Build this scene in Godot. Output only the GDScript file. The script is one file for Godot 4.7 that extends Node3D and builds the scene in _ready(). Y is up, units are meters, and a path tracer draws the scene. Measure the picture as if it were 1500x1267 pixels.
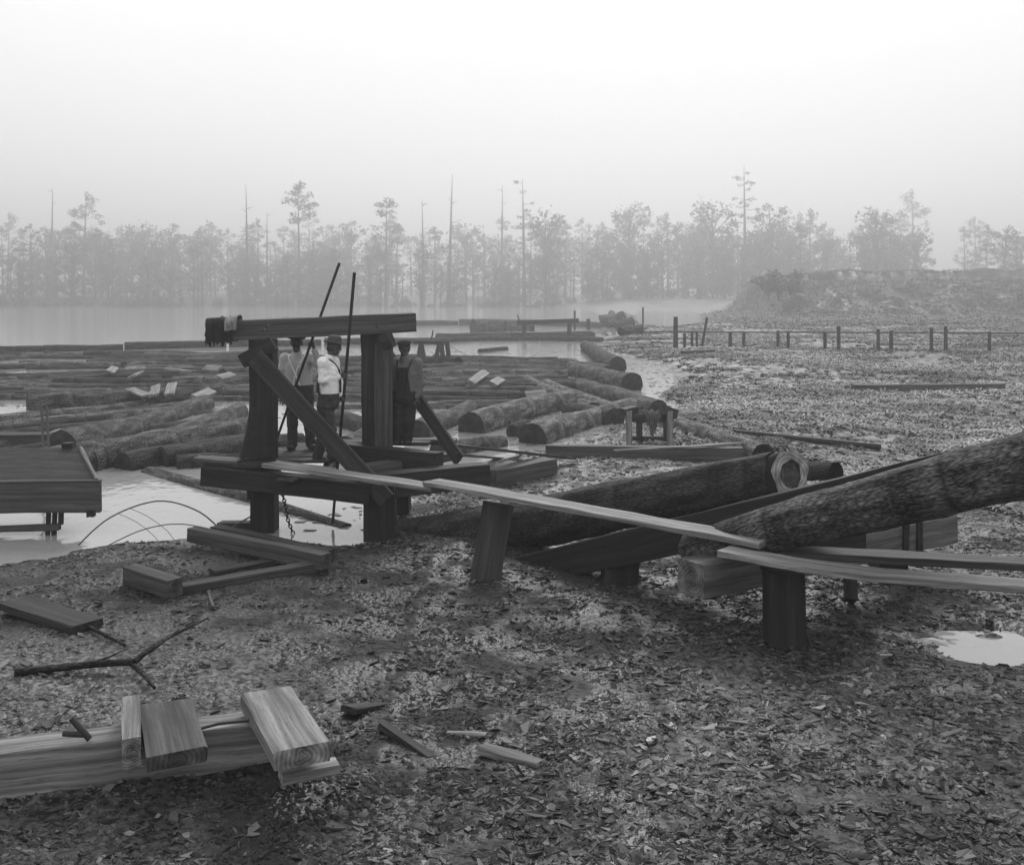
extends Node3D
# A sawmill log pond: gallows frame, three men with pike poles, rafts of logs, a muddy bark-strewn bank, a forest in smoke beyond.
# Distances: the camera stands EYE metres above the pond. at() and on() turn a bearing, a drop and a distance into a place in metres.
const F := 1500.0
const CX := 750.0
const HY := 418.0
const EYE := 3.6
var O := Vector3.ZERO          # origin of the thing being built
var M := {}                    # materials
var names := {}
var rng := RandomNumberGenerator.new()
var nz := FastNoiseLite.new()
var nz2 := FastNoiseLite.new()
var shore: Array = []          # water outlines in metres: x, distance

func at(px: float, py: float, d: float) -> Vector3:
	return Vector3((px - CX) * d / F, EYE - (py - HY) * d / F, -d)

func on(px: float, py: float, h := 0.0) -> Vector3:
	return at(px, py, F * (EYE - h) / (py - HY))

func gnd(px: float, py: float, lift := 0.0) -> Vector3:      # a place on the terrain itself
	var p := on(px, py, 0.0)
	for k in 4:
		p = on(px, py, maxf(land(p.x, -p.z), 0.0) + lift)
	return p

func numbered(s: String) -> String:
	var n: int = names.get(s, 0)
	names[s] = n + 1
	return s if n == 0 else "%s_%03d" % [s, n]

func tag(o: Node3D, label: String, cat := "", group := "", kind := ""):
	if label: o.set_meta("label", label)
	if cat: o.set_meta("category", cat)
	if group: o.set_meta("group", group)
	if kind: o.set_meta("kind", kind)

func thing(called: String, label: String, cat: String, pos: Vector3, group := "") -> Node3D:
	var o := Node3D.new()
	o.name = numbered(called)
	add_child(o, true)
	o.position = pos
	O = pos
	tag(o, label, cat, group)
	return o

func part(parent: Node3D, called: String, mesh: Mesh, mat: Material = null, label := "") -> MeshInstance3D:
	var o := MeshInstance3D.new()
	o.name = called
	o.mesh = mesh
	if mat: o.material_override = mat
	if label: o.set_meta("label", label)
	parent.add_child(o, true)
	return o

func solo(called: String, label: String, cat: String, pos: Vector3, mesh: Mesh, group := "", kind := "") -> MeshInstance3D:
	var o := MeshInstance3D.new()
	o.name = numbered(called)
	o.mesh = mesh
	add_child(o, true)
	o.position = pos
	tag(o, label, cat, group, kind)
	return o

# ---------------------------------------------------------------- textures and materials
func grey(v: float) -> Color:
	return Color(v, v, v).linear_to_srgb()

func noise_px(w: int, h: int, freq: float, oct: int, sd: int, type := 3) -> PackedByteArray:
	var n := FastNoiseLite.new()
	n.noise_type = type
	n.seed = sd
	n.frequency = freq
	n.fractal_octaves = oct
	n.fractal_type = FastNoiseLite.FRACTAL_FBM
	var im := n.get_seamless_image(w, h)
	im.convert(Image.FORMAT_L8)
	return im.get_data()

func cracks_px(w: int, h: int, freq: float, sd: int) -> PackedByteArray:
	var n := FastNoiseLite.new()
	n.noise_type = FastNoiseLite.TYPE_CELLULAR
	n.seed = sd
	n.frequency = freq
	n.cellular_return_type = FastNoiseLite.RETURN_DISTANCE2_SUB
	n.cellular_jitter = 1.1
	n.domain_warp_enabled = true
	n.domain_warp_amplitude = 14.0
	n.domain_warp_frequency = 0.03
	var im := n.get_seamless_image(w, h)
	im.convert(Image.FORMAT_L8)
	return im.get_data()

func tex(w: int, h: int, fn: Callable) -> ImageTexture:
	var data := PackedByteArray()
	data.resize(w * h)
	for i in w * h:
		data[i] = clampi(int(255.0 * float(fn.call(i))), 0, 255)
	return ImageTexture.create_from_image(Image.create_from_data(w, h, false, Image.FORMAT_L8, data))

func mat(albedo: float, rough: float, t: Texture2D = null, sc := Vector3.ONE, bump: Texture2D = null, bh := 1.0, tri := false) -> StandardMaterial3D:
	var m := StandardMaterial3D.new()
	m.albedo_color = grey(albedo)
	m.roughness = rough
	m.metallic_specular = 0.35
	if t: m.albedo_texture = t
	m.uv1_scale = sc
	if bump:
		m.heightmap_enabled = true
		m.heightmap_texture = bump
		m.heightmap_scale = bh
	if tri:
		m.uv1_triplanar = true
		m.uv1_world_triplanar = true
	return m

func materials():
	var fine := noise_px(256, 256, 0.035, 5, 1)
	var coarse := noise_px(256, 256, 0.012, 4, 2)
	var cell := noise_px(256, 256, 0.05, 2, 3, FastNoiseLite.TYPE_CELLULAR)
	var grit := noise_px(512, 512, 0.06, 5, 4)
	var blot := noise_px(512, 512, 0.008, 4, 5)
	# sawn wood: streaks along u, knots and dark stains
	var wood := tex(256, 256, func(i): 
		var f := fine[i] / 255.0
		var c := coarse[i] / 255.0
		var g := grit[(i % 256) * 2 + (i / 256) * 1024] / 255.0
		return clampf((0.76 + (f - 0.5) * 0.26 + (c - 0.5) * 0.36 + (g - 0.5) * 0.16) * (0.55 if absf(f - 0.47) < 0.008 else 1.0), 0.25, 1.0))
	var bark := tex(256, 256, func(i):
		var f := fine[i] / 255.0
		var c := cell[i] / 255.0
		return clampf(0.5 + c * 0.4 + (f - 0.5) * 0.7, 0.15, 1.0))
	var mud := tex(512, 512, func(i):
		var f := grit[i] / 255.0
		var c := blot[i] / 255.0
		return clampf(0.58 + (f - 0.5) * 1.5 + (c - 0.5) * 0.9, 0.1, 1.0))
	var crack := cracks_px(512, 512, 0.035, 12)
	var plates := tex(512, 512, func(i):
		var q := smoothstep(0.02, 0.42, crack[i] / 255.0)
		var f := grit[i] / 255.0
		return clampf(0.36 + 0.34 * q + (f - 0.5) * 0.75 + (blot[i] / 255.0 - 0.5) * 0.7, 0.1, 1.0))
	var rings := tex(128, 128, func(i):
		var x: float = (i % 128 - 64) / 64.0
		var y: float = (i / 128 - 64) / 64.0
		var r := sqrt(x * x + y * y) + 0.05 * sin(3.0 * atan2(y, x) + 1.0)
		var f := fine[(i % 128) + (i / 128) * 256] / 255.0
		return clampf(0.72 + 0.09 * sin(r * 40.0) + (f - 0.5) * 0.5 - 0.12 * smoothstep(0.5, 0.2, r), 0.15, 1.0))
	var weave := tex(128, 128, func(i):
		var f := fine[(i % 128) + (i / 128) * 256] / 255.0
		return clampf(0.8 + (f - 0.5) * 0.3, 0.4, 1.0))
	for w in [["timber_dark", 0.055], ["timber_mid", 0.11], ["timber_grey", 0.2], ["timber_pale", 0.33], ["timber_fresh", 0.5], ["timber_wet", 0.032]]:
		M[w[0]] = mat(w[1], 0.72, wood, Vector3(0.13, 4.0, 1), wood, 0.3)
		M[w[0] + "_end"] = mat(w[1] * 1.05, 0.85, rings, Vector3(1, 1, 1), rings, 0.3)
	for w in [["bark_dark", 0.05], ["bark_mid", 0.17], ["bark_pale", 0.28], ["bark_wet", 0.09]]:
		M[w[0]] = mat(w[1], 0.85, plates, Vector3(0.5, 1.7, 1), plates, 2.5)
	M["bark_worn"] = mat(0.17, 0.8, plates, Vector3(0.55, 1.5, 1), plates, 2.5)
	M["bark_old"] = mat(0.06, 0.8, plates, Vector3(0.55, 1.5, 1), plates, 2.5)
	M["cut_dark"] = mat(0.05, 0.8, rings)
	M["cut_mid"] = mat(0.14, 0.8, rings)
	M["cut_pale"] = mat(0.42, 0.8, rings)
	M["mud"] = mat(1.0, 0.68, mud, Vector3(0.45, 0.45, 0.45), mud, 2.5, true)
	M["mud"].roughness = 1.0
	M["mud"].roughness_texture = tex(512, 512, func(i): return clampf(0.62 + (blot[i] / 255.0 - 0.5) * 1.6 + (grit[i] / 255.0 - 0.5) * 0.5, 0.45, 0.95))
	M["mud"].vertex_color_use_as_albedo = true
	M["mud"].metallic_specular = 0.45
	M["chip"] = mat(1.0, 0.58, weave, Vector3(1, 1, 1))
	M["chip"].vertex_color_use_as_albedo = true
	M["leaf"] = mat(1.0, 0.8)
	M["leaf"].vertex_color_use_as_albedo = true
	M["foliage"] = mat(0.045, 0.8)
	M["foliage_pale"] = mat(0.075, 0.8)
	M["trunk"] = mat(0.05, 0.9)
	M["trunk_pale"] = mat(0.13, 0.9)
	M["iron"] = mat(0.03, 0.55)
	M["rope"] = mat(0.10, 0.9)
	M["wire"] = mat(0.09, 0.7)
	M["pole"] = mat(0.035, 0.6, wood, Vector3(0.3, 2, 1))
	M["skin"] = mat(0.06, 0.55)
	M["shirt_light"] = mat(0.42, 0.9)
	M["shirt_white"] = mat(0.75, 0.9)
	M["shirt_grey"] = mat(0.12, 0.9)
	M["denim_dark"] = mat(0.028, 0.9, weave, Vector3(5, 5, 5), null, 1, true)
	M["denim_worn"] = mat(0.06, 0.9, weave, Vector3(5, 5, 5), null, 1, true)
	M["denim_pale"] = mat(0.13, 0.9, weave, Vector3(5, 5, 5), null, 1, true)
	M["hat_dark"] = mat(0.022, 0.85)
	M["hat_felt"] = mat(0.05, 0.85)
	M["boot"] = mat(0.02, 0.6)
	M["strap_white"] = mat(0.8, 0.8)
	M["strap_pale"] = mat(0.5, 0.8)
	M["sack_dark"] = mat(0.03, 0.9, weave, Vector3(3, 3, 3), null, 1, true)
	M["sack_mid"] = mat(0.06, 0.9, weave, Vector3(3, 3, 3), null, 1, true)
	M["rag_pale"] = mat(0.4, 0.9, weave, Vector3(3, 3, 3), null, 1, true)
	var ripple := noise_px(256, 256, 0.03, 3, 9)
	var rip := tex(256, 256, func(i): return ripple[i] / 255.0)
	var wm := mat(0.30, 0.10, null, Vector3(0.35, 0.35, 0.35), rip, 0.9, true)
	wm.metallic_specular = 0.7
	M["water"] = wm

# ---------------------------------------------------------------- mesh helpers
func tri(st: SurfaceTool, a: Vector3, b: Vector3, c: Vector3, ua := Vector2.ZERO, ub := Vector2.ZERO, uc := Vector2.ZERO):
	st.set_uv(ua); st.add_vertex(a)
	st.set_uv(ub); st.add_vertex(b)
	st.set_uv(uc); st.add_vertex(c)

func surf(smooth: bool) -> SurfaceTool:
	var st := SurfaceTool.new()
	st.begin(Mesh.PRIMITIVE_TRIANGLES)
	st.set_smooth_group(0 if smooth else -1)
	return st

func fin(sides: Array) -> ArrayMesh:                          # [[SurfaceTool, material], ...] -> one mesh
	var me := ArrayMesh.new()
	for s in sides:
		var st: SurfaceTool = s[0]
		st.generate_normals()
		st.commit(me)
		me.surface_set_material(me.get_surface_count() - 1, s[1])
	return me

# sweeps a closed outline along a path; fn(i, k) gives the offset in the frame (x to the side, y up)
func sweep(side: SurfaceTool, cap: SurfaceTool, path: Array, n: int, fn: Callable, up := Vector3.UP, caps := 3, capscale := 0.0):
	var rings := []
	var run := 0.0
	for i in path.size():
		var p: Vector3 = path[i]
		var q: Vector3 = path[mini(i + 1, path.size() - 1)]
		var o: Vector3 = path[maxi(i - 1, 0)]
		var dir := (q - o).normalized()
		var sx := dir.cross(up).normalized()
		if sx.length() < 0.1: sx = dir.cross(Vector3.FORWARD).normalized()
		var sy := sx.cross(dir).normalized()
		if i: run += p.distance_to(path[i - 1])
		var ring := []
		var per := 0.0
		var last := Vector2.ZERO
		for k in n + 1:
			var f: Vector2 = fn.call(i, k % n)
			if k: per += f.distance_to(last)
			last = f
			ring.append([p + sx * f.x + sy * f.y - O, Vector2(run, per), f])
		rings.append(ring)
	for i in path.size() - 1:
		for k in n:
			var a = rings[i][k]; var b = rings[i][k + 1]; var c = rings[i + 1][k + 1]; var d = rings[i + 1][k]
			tri(side, a[0], b[0], c[0], a[1], b[1], c[1])
			tri(side, a[0], c[0], d[0], a[1], c[1], d[1])
	if cap == null: return
	for e in 2:
		if not (caps & (1 << e)): continue
		var ring = rings[0] if e == 0 else rings[-1]
		var mid := Vector3.ZERO
		var big := 0.001
		for k in n:
			mid += ring[k][0]
			big = maxf(big, ring[k][2].length())
		mid /= n
		if capscale > 0.0: big = capscale
		for k in n:
			var ua: Vector2 = Vector2(0.5, 0.5) + ring[k][2] / big * 0.5
			var ub: Vector2 = Vector2(0.5, 0.5) + ring[k + 1][2] / big * 0.5
			if e == 0: tri(cap, mid, ring[k + 1][0], ring[k][0], Vector2(0.5, 0.5), ub, ua)
			else: tri(cap, mid, ring[k][0], ring[k + 1][0], Vector2(0.5, 0.5), ua, ub)

func line(a: Vector3, b: Vector3, n: int) -> Array:
	var r := []
	for i in n + 1: r.append(a.lerp(b, float(i) / n))
	return r

# a sawn timber along a path: width w, height h, worn edges
func timber(path: Array, w: float, h: float, m: String, up := Vector3.UP, wear := 0.006) -> ArrayMesh:
	var side := surf(false)
	var cap := surf(false)
	if path.size() == 2:
		path = line(path[0], path[1], clampi(int(path[0].distance_to(path[1]) / 0.35), 2, 24))
	var c := minf(0.009, minf(w, h) * 0.16)
	var base := [Vector2(-w / 2 + c, -h / 2), Vector2(w / 2 - c, -h / 2), Vector2(w / 2, -h / 2 + c), Vector2(w / 2, h / 2 - c), Vector2(w / 2 - c, h / 2), Vector2(-w / 2 + c, h / 2), Vector2(-w / 2, h / 2 - c), Vector2(-w / 2, -h / 2 + c)]
	var off := {}
	var bend := Vector2(rng.randf_range(-1, 1), rng.randf_range(-1, 1)) * wear * 0.8
	var np := path.size() - 1
	for i in np + 1:
		for k in 8:
			var t := sin(PI * i / np)
			var mm := 1.6 if (i == 0 or i == np) else 1.0
			off[i * 8 + k] = base[k] + bend * t + Vector2(rng.randf_range(-1, 1), rng.randf_range(-1, 1)) * wear * mm
	var u0 := rng.randf() * 3.0
	sweep(side, cap, path, 8, func(i, k): return off[i * 8 + k], up)
	return fin([[side, M[m]], [cap, M[m + "_end"]]])

# a round log along a path, r0 to r1, lumpy bark, ragged ends
func log_mesh(path: Array, r0: float, r1: float, m: String, cut: String, n := 16, lump := 0.05, slant := 0.0) -> Array:
	var side := surf(true)
	var cap := surf(false)
	var cap2 := surf(false)
	var s := rng.randf() * 100.0
	var np := path.size() - 1
	var fn := func(i, k):
		var t := float(i) / np
		var a: float = TAU * k / n
		var r := lerpf(r0, r1, t) * (1.0 + lump * nz.get_noise_3d(cos(a) * 60.0, sin(a) * 60.0, s + t * 200.0) * 2.0)
		if n > 24: r += 0.012 * nz.get_noise_3d(cos(a) * 420.0, sin(a) * 420.0, t * 900.0 + s) - 0.014 * maxf(0.0, nz2.get_noise_3d(cos(a) * 900.0, sin(a) * 900.0, t * 500.0 + s))
		elif k % 2 == 0: r *= 1.0 - lump * 0.35
		return Vector2(cos(a), sin(a)) * r
	sweep(side, cap, path, n, fn, Vector3.UP, 1)
	sweep(surf(true), cap2, path, n, fn, Vector3.UP, 2)
	return [fin([[side, M[m]]]), fin([[cap, M[cut]]]), fin([[cap2, M[cut]]])]

func tube(path: Array, r: float, m: Material, n := 6, r2 := -1.0) -> ArrayMesh:
	var side := surf(true)
	var cap := surf(false)
	if r2 < 0: r2 = r
	sweep(side, cap, path, n, func(i, k): 
		var q := lerpf(r, r2, float(i) / maxi(path.size() - 1, 1))
		return Vector2(cos(TAU * k / n), sin(TAU * k / n)) * q)
	side.generate_normals()
	cap.generate_normals()
	var me := ArrayMesh.new()
	side.commit(me); cap.commit(me)
	for i in 2: me.surface_set_material(i, m)
	return me

func curve(pts: Array, n: int) -> Array:
	var c := Curve3D.new()
	for i in pts.size():
		var t: Vector3 = (pts[mini(i + 1, pts.size() - 1)] - pts[maxi(i - 1, 0)]) / 6.0
		c.add_point(pts[i], -t, t)
	var r := []
	for i in n + 1: r.append(c.sample_baked(c.get_baked_length() * i / n))
	return r

# ---------------------------------------------------------------- terrain
func outline(pts: Array, h := 0.0) -> PackedVector2Array:
	var r := PackedVector2Array()
	for p in pts:
		var q := on(p[0], p[1], h)
		r.append(Vector2(q.x, -q.z))
	return r

func shores():
	shore = [
		outline([[-900, 449], [0, 449], [200, 448], [420, 447], [600, 446], [760, 447], [850, 452], [886, 462], [893, 478], [872, 488], [884, 500], [868, 512], [905, 520], [955, 530], [985, 540], [992, 560], [962, 582], [990, 592], [985, 602], [950, 609], [915, 612], [905, 624], [880, 640], [820, 652], [760, 662], [690, 690], [645, 702], [605, 722], [585, 752], [560, 786], [520, 800], [470, 797], [420, 790], [330, 779], [245, 791], [150, 798], [45, 818], [-100, 850], [-500, 900]]),
		outline([[932, 456], [1000, 453], [1052, 462], [1040, 474], [985, 480], [945, 479], [928, 468]]),
		outline([[1368, 953], [1378, 941], [1425, 936], [1470, 940], [1545, 936], [1550, 964], [1480, 967], [1420, 961]], 0.18),
	]

func out_of(poly: PackedVector2Array, p: Vector2) -> float:   # metres outside (positive) or inside (negative) an outline
	var best := 1e9
	var inside := false
	var n := poly.size()
	var b := poly[n - 1]
	for i in n:
		var a: Vector2 = poly[i]
		var ab := b - a
		var ap := p - a
		var q := ap - ab * clampf(ap.dot(ab) / ab.length_squared(), 0.0, 1.0)
		best = minf(best, q.length_squared())
		if (a.y > p.y) != (b.y > p.y) and p.x < ab.x * ap.y / ab.y + a.x: inside = not inside
		b = a
	return -sqrt(best) if inside else sqrt(best)

func bump2(x: float, y: float, cx: float, cy: float, rx: float, ry: float) -> float:
	var a := (x - cx) / rx
	var b := (y - cy) / ry
	return exp(-a * a - b * b)

func land(x: float, d: float) -> float:
	var p := Vector2(x, d)
	var wob := nz.get_noise_2d(x * 9.0, d * 9.0)
	var sd := out_of(shore[0], p)
	var h := 0.0
	if d > 60.0: sd = minf(sd, out_of(shore[1], p))
	if d > 120.0 and sd > 0.0:                                    # far shore and the country behind it
		h = minf(sd * 0.12, 1.3) + wob * 0.3
	elif sd > 0.0:
		h = minf(sd * 0.10, 0.16) + wob * minf(0.05, sd * 0.05)
		h += 0.10 * smoothstep(13.0, 8.0, d) * smoothstep(-2.0, 3.0, x)
		if d < 26.0: h += 0.05 * nz.get_noise_2d(x * 30.0, d * 30.0) + 0.018 * nz.get_noise_2d(x * 160.0, d * 160.0)
		if d < 14.0:
			var s2 := out_of(shore[2], p)
			if s2 < 1.2: h = lerpf(0.10, maxf(h, 0.2 - 0.15 * maxf(s2, 0.0)), smoothstep(-0.1, 0.3, s2 + 0.45 * nz.get_noise_2d(x * 110.0, d * 110.0)))
	else:
		h = maxf(-0.9, sd * 0.25)
		if d > 16.0 and d < 70.0 and x > 0.0: h = maxf(h, sd * 0.22 - 0.022 + 0.035 * (wob + nz.get_noise_2d(x * 40.0, d * 90.0)))   # floating bark and mud flats in the channel
	# the levee behind the fence
	var e := smoothstep(26.6, 29.4, x + 1.0 * wob) * smoothstep(98.0, 117.0, d + 3.0 * wob) * (1.0 - smoothstep(122.0, 138.0, d))
	h += e * (3.35 + 0.012 * (x - 30.0) + wob * 0.2)
	h += 0.35 * smoothstep(8.0, 40.0, x) * smoothstep(70.0, 96.0, d) * (1.0 - smoothstep(140.0, 170.0, d))
	return h

func soil(x: float, d: float, h: float) -> float:             # the ground's tone, dry sand to black mud, with some shade painted in
	var w := nz.get_noise_2d(x * 14.0 + 500.0, d * 14.0) 
	var w2 := nz.get_noise_2d(x * 50.0 - 300.0, d * 50.0)
	var c := 0.03
	c = lerpf(c, 0.21, clampf(bump2(x, d, -3.9, 8.6, 2.2, 1.5) + w * 0.4, 0.0, 1.0) * smoothstep(11.5, 10.0, d))
	c = lerpf(c, 0.14, smoothstep(-1.0, 2.0, x + w) * smoothstep(11.0, 8.5, d))
	c = lerpf(c, 0.13, smoothstep(13.5, 17.0, d) * smoothstep(-1.5, 1.0, x))
	c = lerpf(c, 0.20, smoothstep(17.0, 22.0, d) * smoothstep(3.0, 8.0, x + w * 2.0))
	c = lerpf(c, 0.09, smoothstep(60.0, 95.0, d))
	c = lerpf(c, 0.05, smoothstep(130.0, 160.0, d))
	c = lerpf(c, 0.03, clampf(1.2 * bump2(x, d, 3.0, 10.4, 2.6, 1.3) + w * 0.5, 0.0, 0.85))     # black sodden mud by the puddle, plus painted shade of log and planks
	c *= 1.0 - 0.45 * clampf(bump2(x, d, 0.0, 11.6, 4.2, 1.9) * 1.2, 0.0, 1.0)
	if d > 16.0: c *= clampf(1.0 + 1.3 * nz.get_noise_2d(x * 4.0 + 90.0, d * 7.0), 0.35, 1.7)
	return maxf(0.018, c * (1.0 + 0.7 * w + 0.5 * w2))

func ground():
	var ds := []
	var d := -10.0
	while d < 4.0: ds.append(d); d += 1.0
	while d < 20.0: ds.append(d); d += 0.13
	while d < 230.0: ds.append(d); d *= 1.022
	while d < 3200.0: ds.append(d); d *= 1.25
	var nc := 250
	var v := PackedVector3Array()
	var col := PackedColorArray()
	var idx := PackedInt32Array()
	for i in ds.size():
		for k in nc + 1:
			var u := 2.0 * k / nc - 1.0
			var x: float = 1.6 * (0.3 * u + 0.7 * u * u * u) * (ds[i] + 14.0)
			var h := land(x, ds[i])
			v.append(Vector3(x, h, -ds[i]))
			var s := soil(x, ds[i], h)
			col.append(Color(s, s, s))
	var w := nc + 1
	for i in ds.size() - 1:
		for k in nc:
			var a := i * w + k
			for t in [a, a + w, a + 1, a + 1, a + w, a + w + 1]: idx.append(t)
	var st := SurfaceTool.new()
	var arr := []
	arr.resize(Mesh.ARRAY_MAX)
	arr[Mesh.ARRAY_VERTEX] = v
	arr[Mesh.ARRAY_COLOR] = col
	arr[Mesh.ARRAY_INDEX] = idx
	var me := ArrayMesh.new()
	me.add_surface_from_arrays(Mesh.PRIMITIVE_TRIANGLES, arr)
	st.create_from(me, 0)
	st.generate_normals()
	me = st.commit()
	me.surface_set_material(0, M["mud"])
	solo("ground", "muddy bark-strewn bank, marsh and far shore around the log pond", "ground", Vector3.ZERO, me, "", "structure")
	var pm := PlaneMesh.new()
	pm.size = Vector2(560, 260)
	pm.material = M["water"]
	var pud := PlaneMesh.new()
	pud.size = Vector2(2.6, 1.1)
	pud.material = M["water"]
	solo("puddle", "bright puddle on the bark bank at the right edge", "puddle", on(1462, 953, 0.175), pud, "", "structure")
	solo("water", "still grey water of the log pond", "water", Vector3(-20, 0, -120), pm, "", "structure")

# ---------------------------------------------------------------- people: smooth unions of tapered capsules, meshed as surface nets
func blob(st: SurfaceTool, bones: Array, cell: float, k := 0.03, clips: Array = [], wrinkle := 0.0):
	var lo := Vector3.ONE * 1e9
	var hi := -lo
	for b in bones:
		var r: float = maxf(b[2], b[3]) + cell * 2.0
		lo = lo.min(b[0] - Vector3.ONE * r).min(b[1] - Vector3.ONE * r)
		hi = hi.max(b[0] + Vector3.ONE * r).max(b[1] + Vector3.ONE * r)
	var nx := int((hi.x - lo.x) / cell) + 2
	var ny := int((hi.y - lo.y) / cell) + 2
	var nzz := int((hi.z - lo.z) / cell) + 2
	var g := PackedFloat32Array()
	g.resize(nx * ny * nzz)
	g.fill(1.0)
	for b in bones:
		var a: Vector3 = b[0]
		var ab: Vector3 = b[1] - a
		var l2 := maxf(ab.length_squared(), 1e-9)
		var ra: float = b[2]
		var rd: float = b[3] - ra
		var m := maxf(ra, b[3]) + maxf(cell * 2.0, k)
		var p0 := ((a.min(b[1]) - Vector3.ONE * m - lo) / cell).floor().max(Vector3.ZERO)
		var p1 := ((a.max(b[1]) + Vector3.ONE * m - lo) / cell).ceil().min(Vector3(nx - 1, ny - 1, nzz - 1))
		for z in range(int(p0.z), int(p1.z) + 1):
			for y in range(int(p0.y), int(p1.y) + 1):
				var row := (z * ny + y) * nx
				for x in range(int(p0.x), int(p1.x) + 1):
					var ap := lo + Vector3(x, y, z) * cell - a
					var t := clampf(ap.dot(ab) / l2, 0.0, 1.0)
					var d := (ap - ab * t).length() - ra - rd * t
					var e := g[row + x]
					var h := k - absf(d - e)
					g[row + x] = minf(d, e) - (h * h * 0.25 / k if h > 0.0 else 0.0)
	if wrinkle > 0.0 or clips.size():
		for z in nzz:
			for y in ny:
				for x in nx:
					var i := (z * ny + y) * nx + x
					var d := g[i]
					if d > 0.3: continue
					var p := lo + Vector3(x, y, z) * cell
					if wrinkle > 0.0: d += wrinkle * (nz2.get_noise_3d(p.x * 900.0, p.y * 1300.0, p.z * 900.0) + 0.6 * nz2.get_noise_3d(p.x * 2600.0, p.y * 2200.0, p.z * 2600.0))
					for c in clips: d = maxf(d, (p - c[0]).dot(c[1]))
					g[i] = d
	var vid := {}
	var vs := PackedVector3Array()
	for z in nzz - 1:
		for y in ny - 1:
			for x in nx - 1:
				var i := (z * ny + y) * nx + x
				var s := 0
				var c := [g[i], g[i + 1], g[i + nx], g[i + nx + 1], g[i + nx * ny], g[i + nx * ny + 1], g[i + nx * ny + nx], g[i + nx * ny + nx + 1]]
				for q in 8: s += 1 if c[q] < 0.0 else 0
				if s == 0 or s == 8: continue
				var sum := Vector3.ZERO
				var n := 0
				for q in 8:
					for ax in [1, 2, 4]:
						if q & ax: continue
						var r: int = q | ax
						if (c[q] < 0.0) == (c[r] < 0.0): continue
						var t: float = c[q] / (c[q] - c[r])
						var p := Vector3(q & 1, (q >> 1) & 1, q >> 2)
						sum += p.lerp(Vector3(r & 1, (r >> 1) & 1, r >> 2), t)
						n += 1
				vid[i] = vs.size()
				vs.append(lo + (Vector3(x, y, z) + sum / n) * cell - O)
	var sy := nx
	var sz := nx * ny
	for i in vid:
		for ax in 3:
			var st1: int = [1, sy, sz][ax]
			var su: int = [sy, sz, 1][ax]
			var sv: int = [sz, 1, sy][ax]
			var in0: bool = g[i] < 0.0
			if i + st1 >= g.size() or in0 == (g[i + st1] < 0.0): continue
			if not (vid.has(i - su) and vid.has(i - sv) and vid.has(i - su - sv)): continue
			var a := vs[vid[i]]
			var b := vs[vid[i - su]]
			var c := vs[vid[i - su - sv]]
			var d := vs[vid[i - sv]]
			if in0:
				tri(st, a, c, b); tri(st, a, d, c)
			else:
				tri(st, a, b, c); tri(st, a, c, d)

func sdf(bones: Array, cell: float, m: String, k := 0.03, clips: Array = [], wrinkle := 0.0) -> ArrayMesh:
	var st := surf(true)
	blob(st, bones, cell, k, clips, wrinkle)
	return fin([[st, M[m]]])

# a hand closed round an axis through c; toward: from the axis to the wrist side
func hand_bones(c: Vector3, axis: Vector3, wrist: Vector3, r: float, close := 1.0) -> Array:
	var e1 := (wrist - c)
	e1 = (e1 - axis * e1.dot(axis)).normalized()
	var e2 := axis.cross(e1).normalized()
	var out := []
	for i in 4:
		out.append([wrist, c + axis * (0.027 - 0.018 * i) + e1 * (r + 0.014), 0.021, 0.013])
		var pr := c + axis * (0.027 - 0.018 * i) + e1 * (r + 0.014)
		var ln: float = [0.92, 1.0, 0.97, 0.8][i]
		for j in 3:
			var ang: float = (0.95 + j * 1.05) * close * ln
			var p := c + axis * (0.028 - 0.0187 * i) + (e1 * cos(ang) + e2 * sin(ang)) * (r + 0.009)
			out.append([pr, p, 0.0095, 0.0085 - j * 0.0006])
			pr = p
	var tb := wrist.lerp(c + e1 * (r + 0.014), 0.45) + axis * 0.022
	var t1 := c + axis * 0.05 + (e1 * 0.7 - e2 * 0.7).normalized() * (r + 0.016)
	var t2 := c + axis * 0.042 - e2 * (r + 0.012) - e1 * 0.012
	out.append([tb, t1, 0.014, 0.0105])
	out.append([t1, t2, 0.0105, 0.009])
	return out

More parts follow.
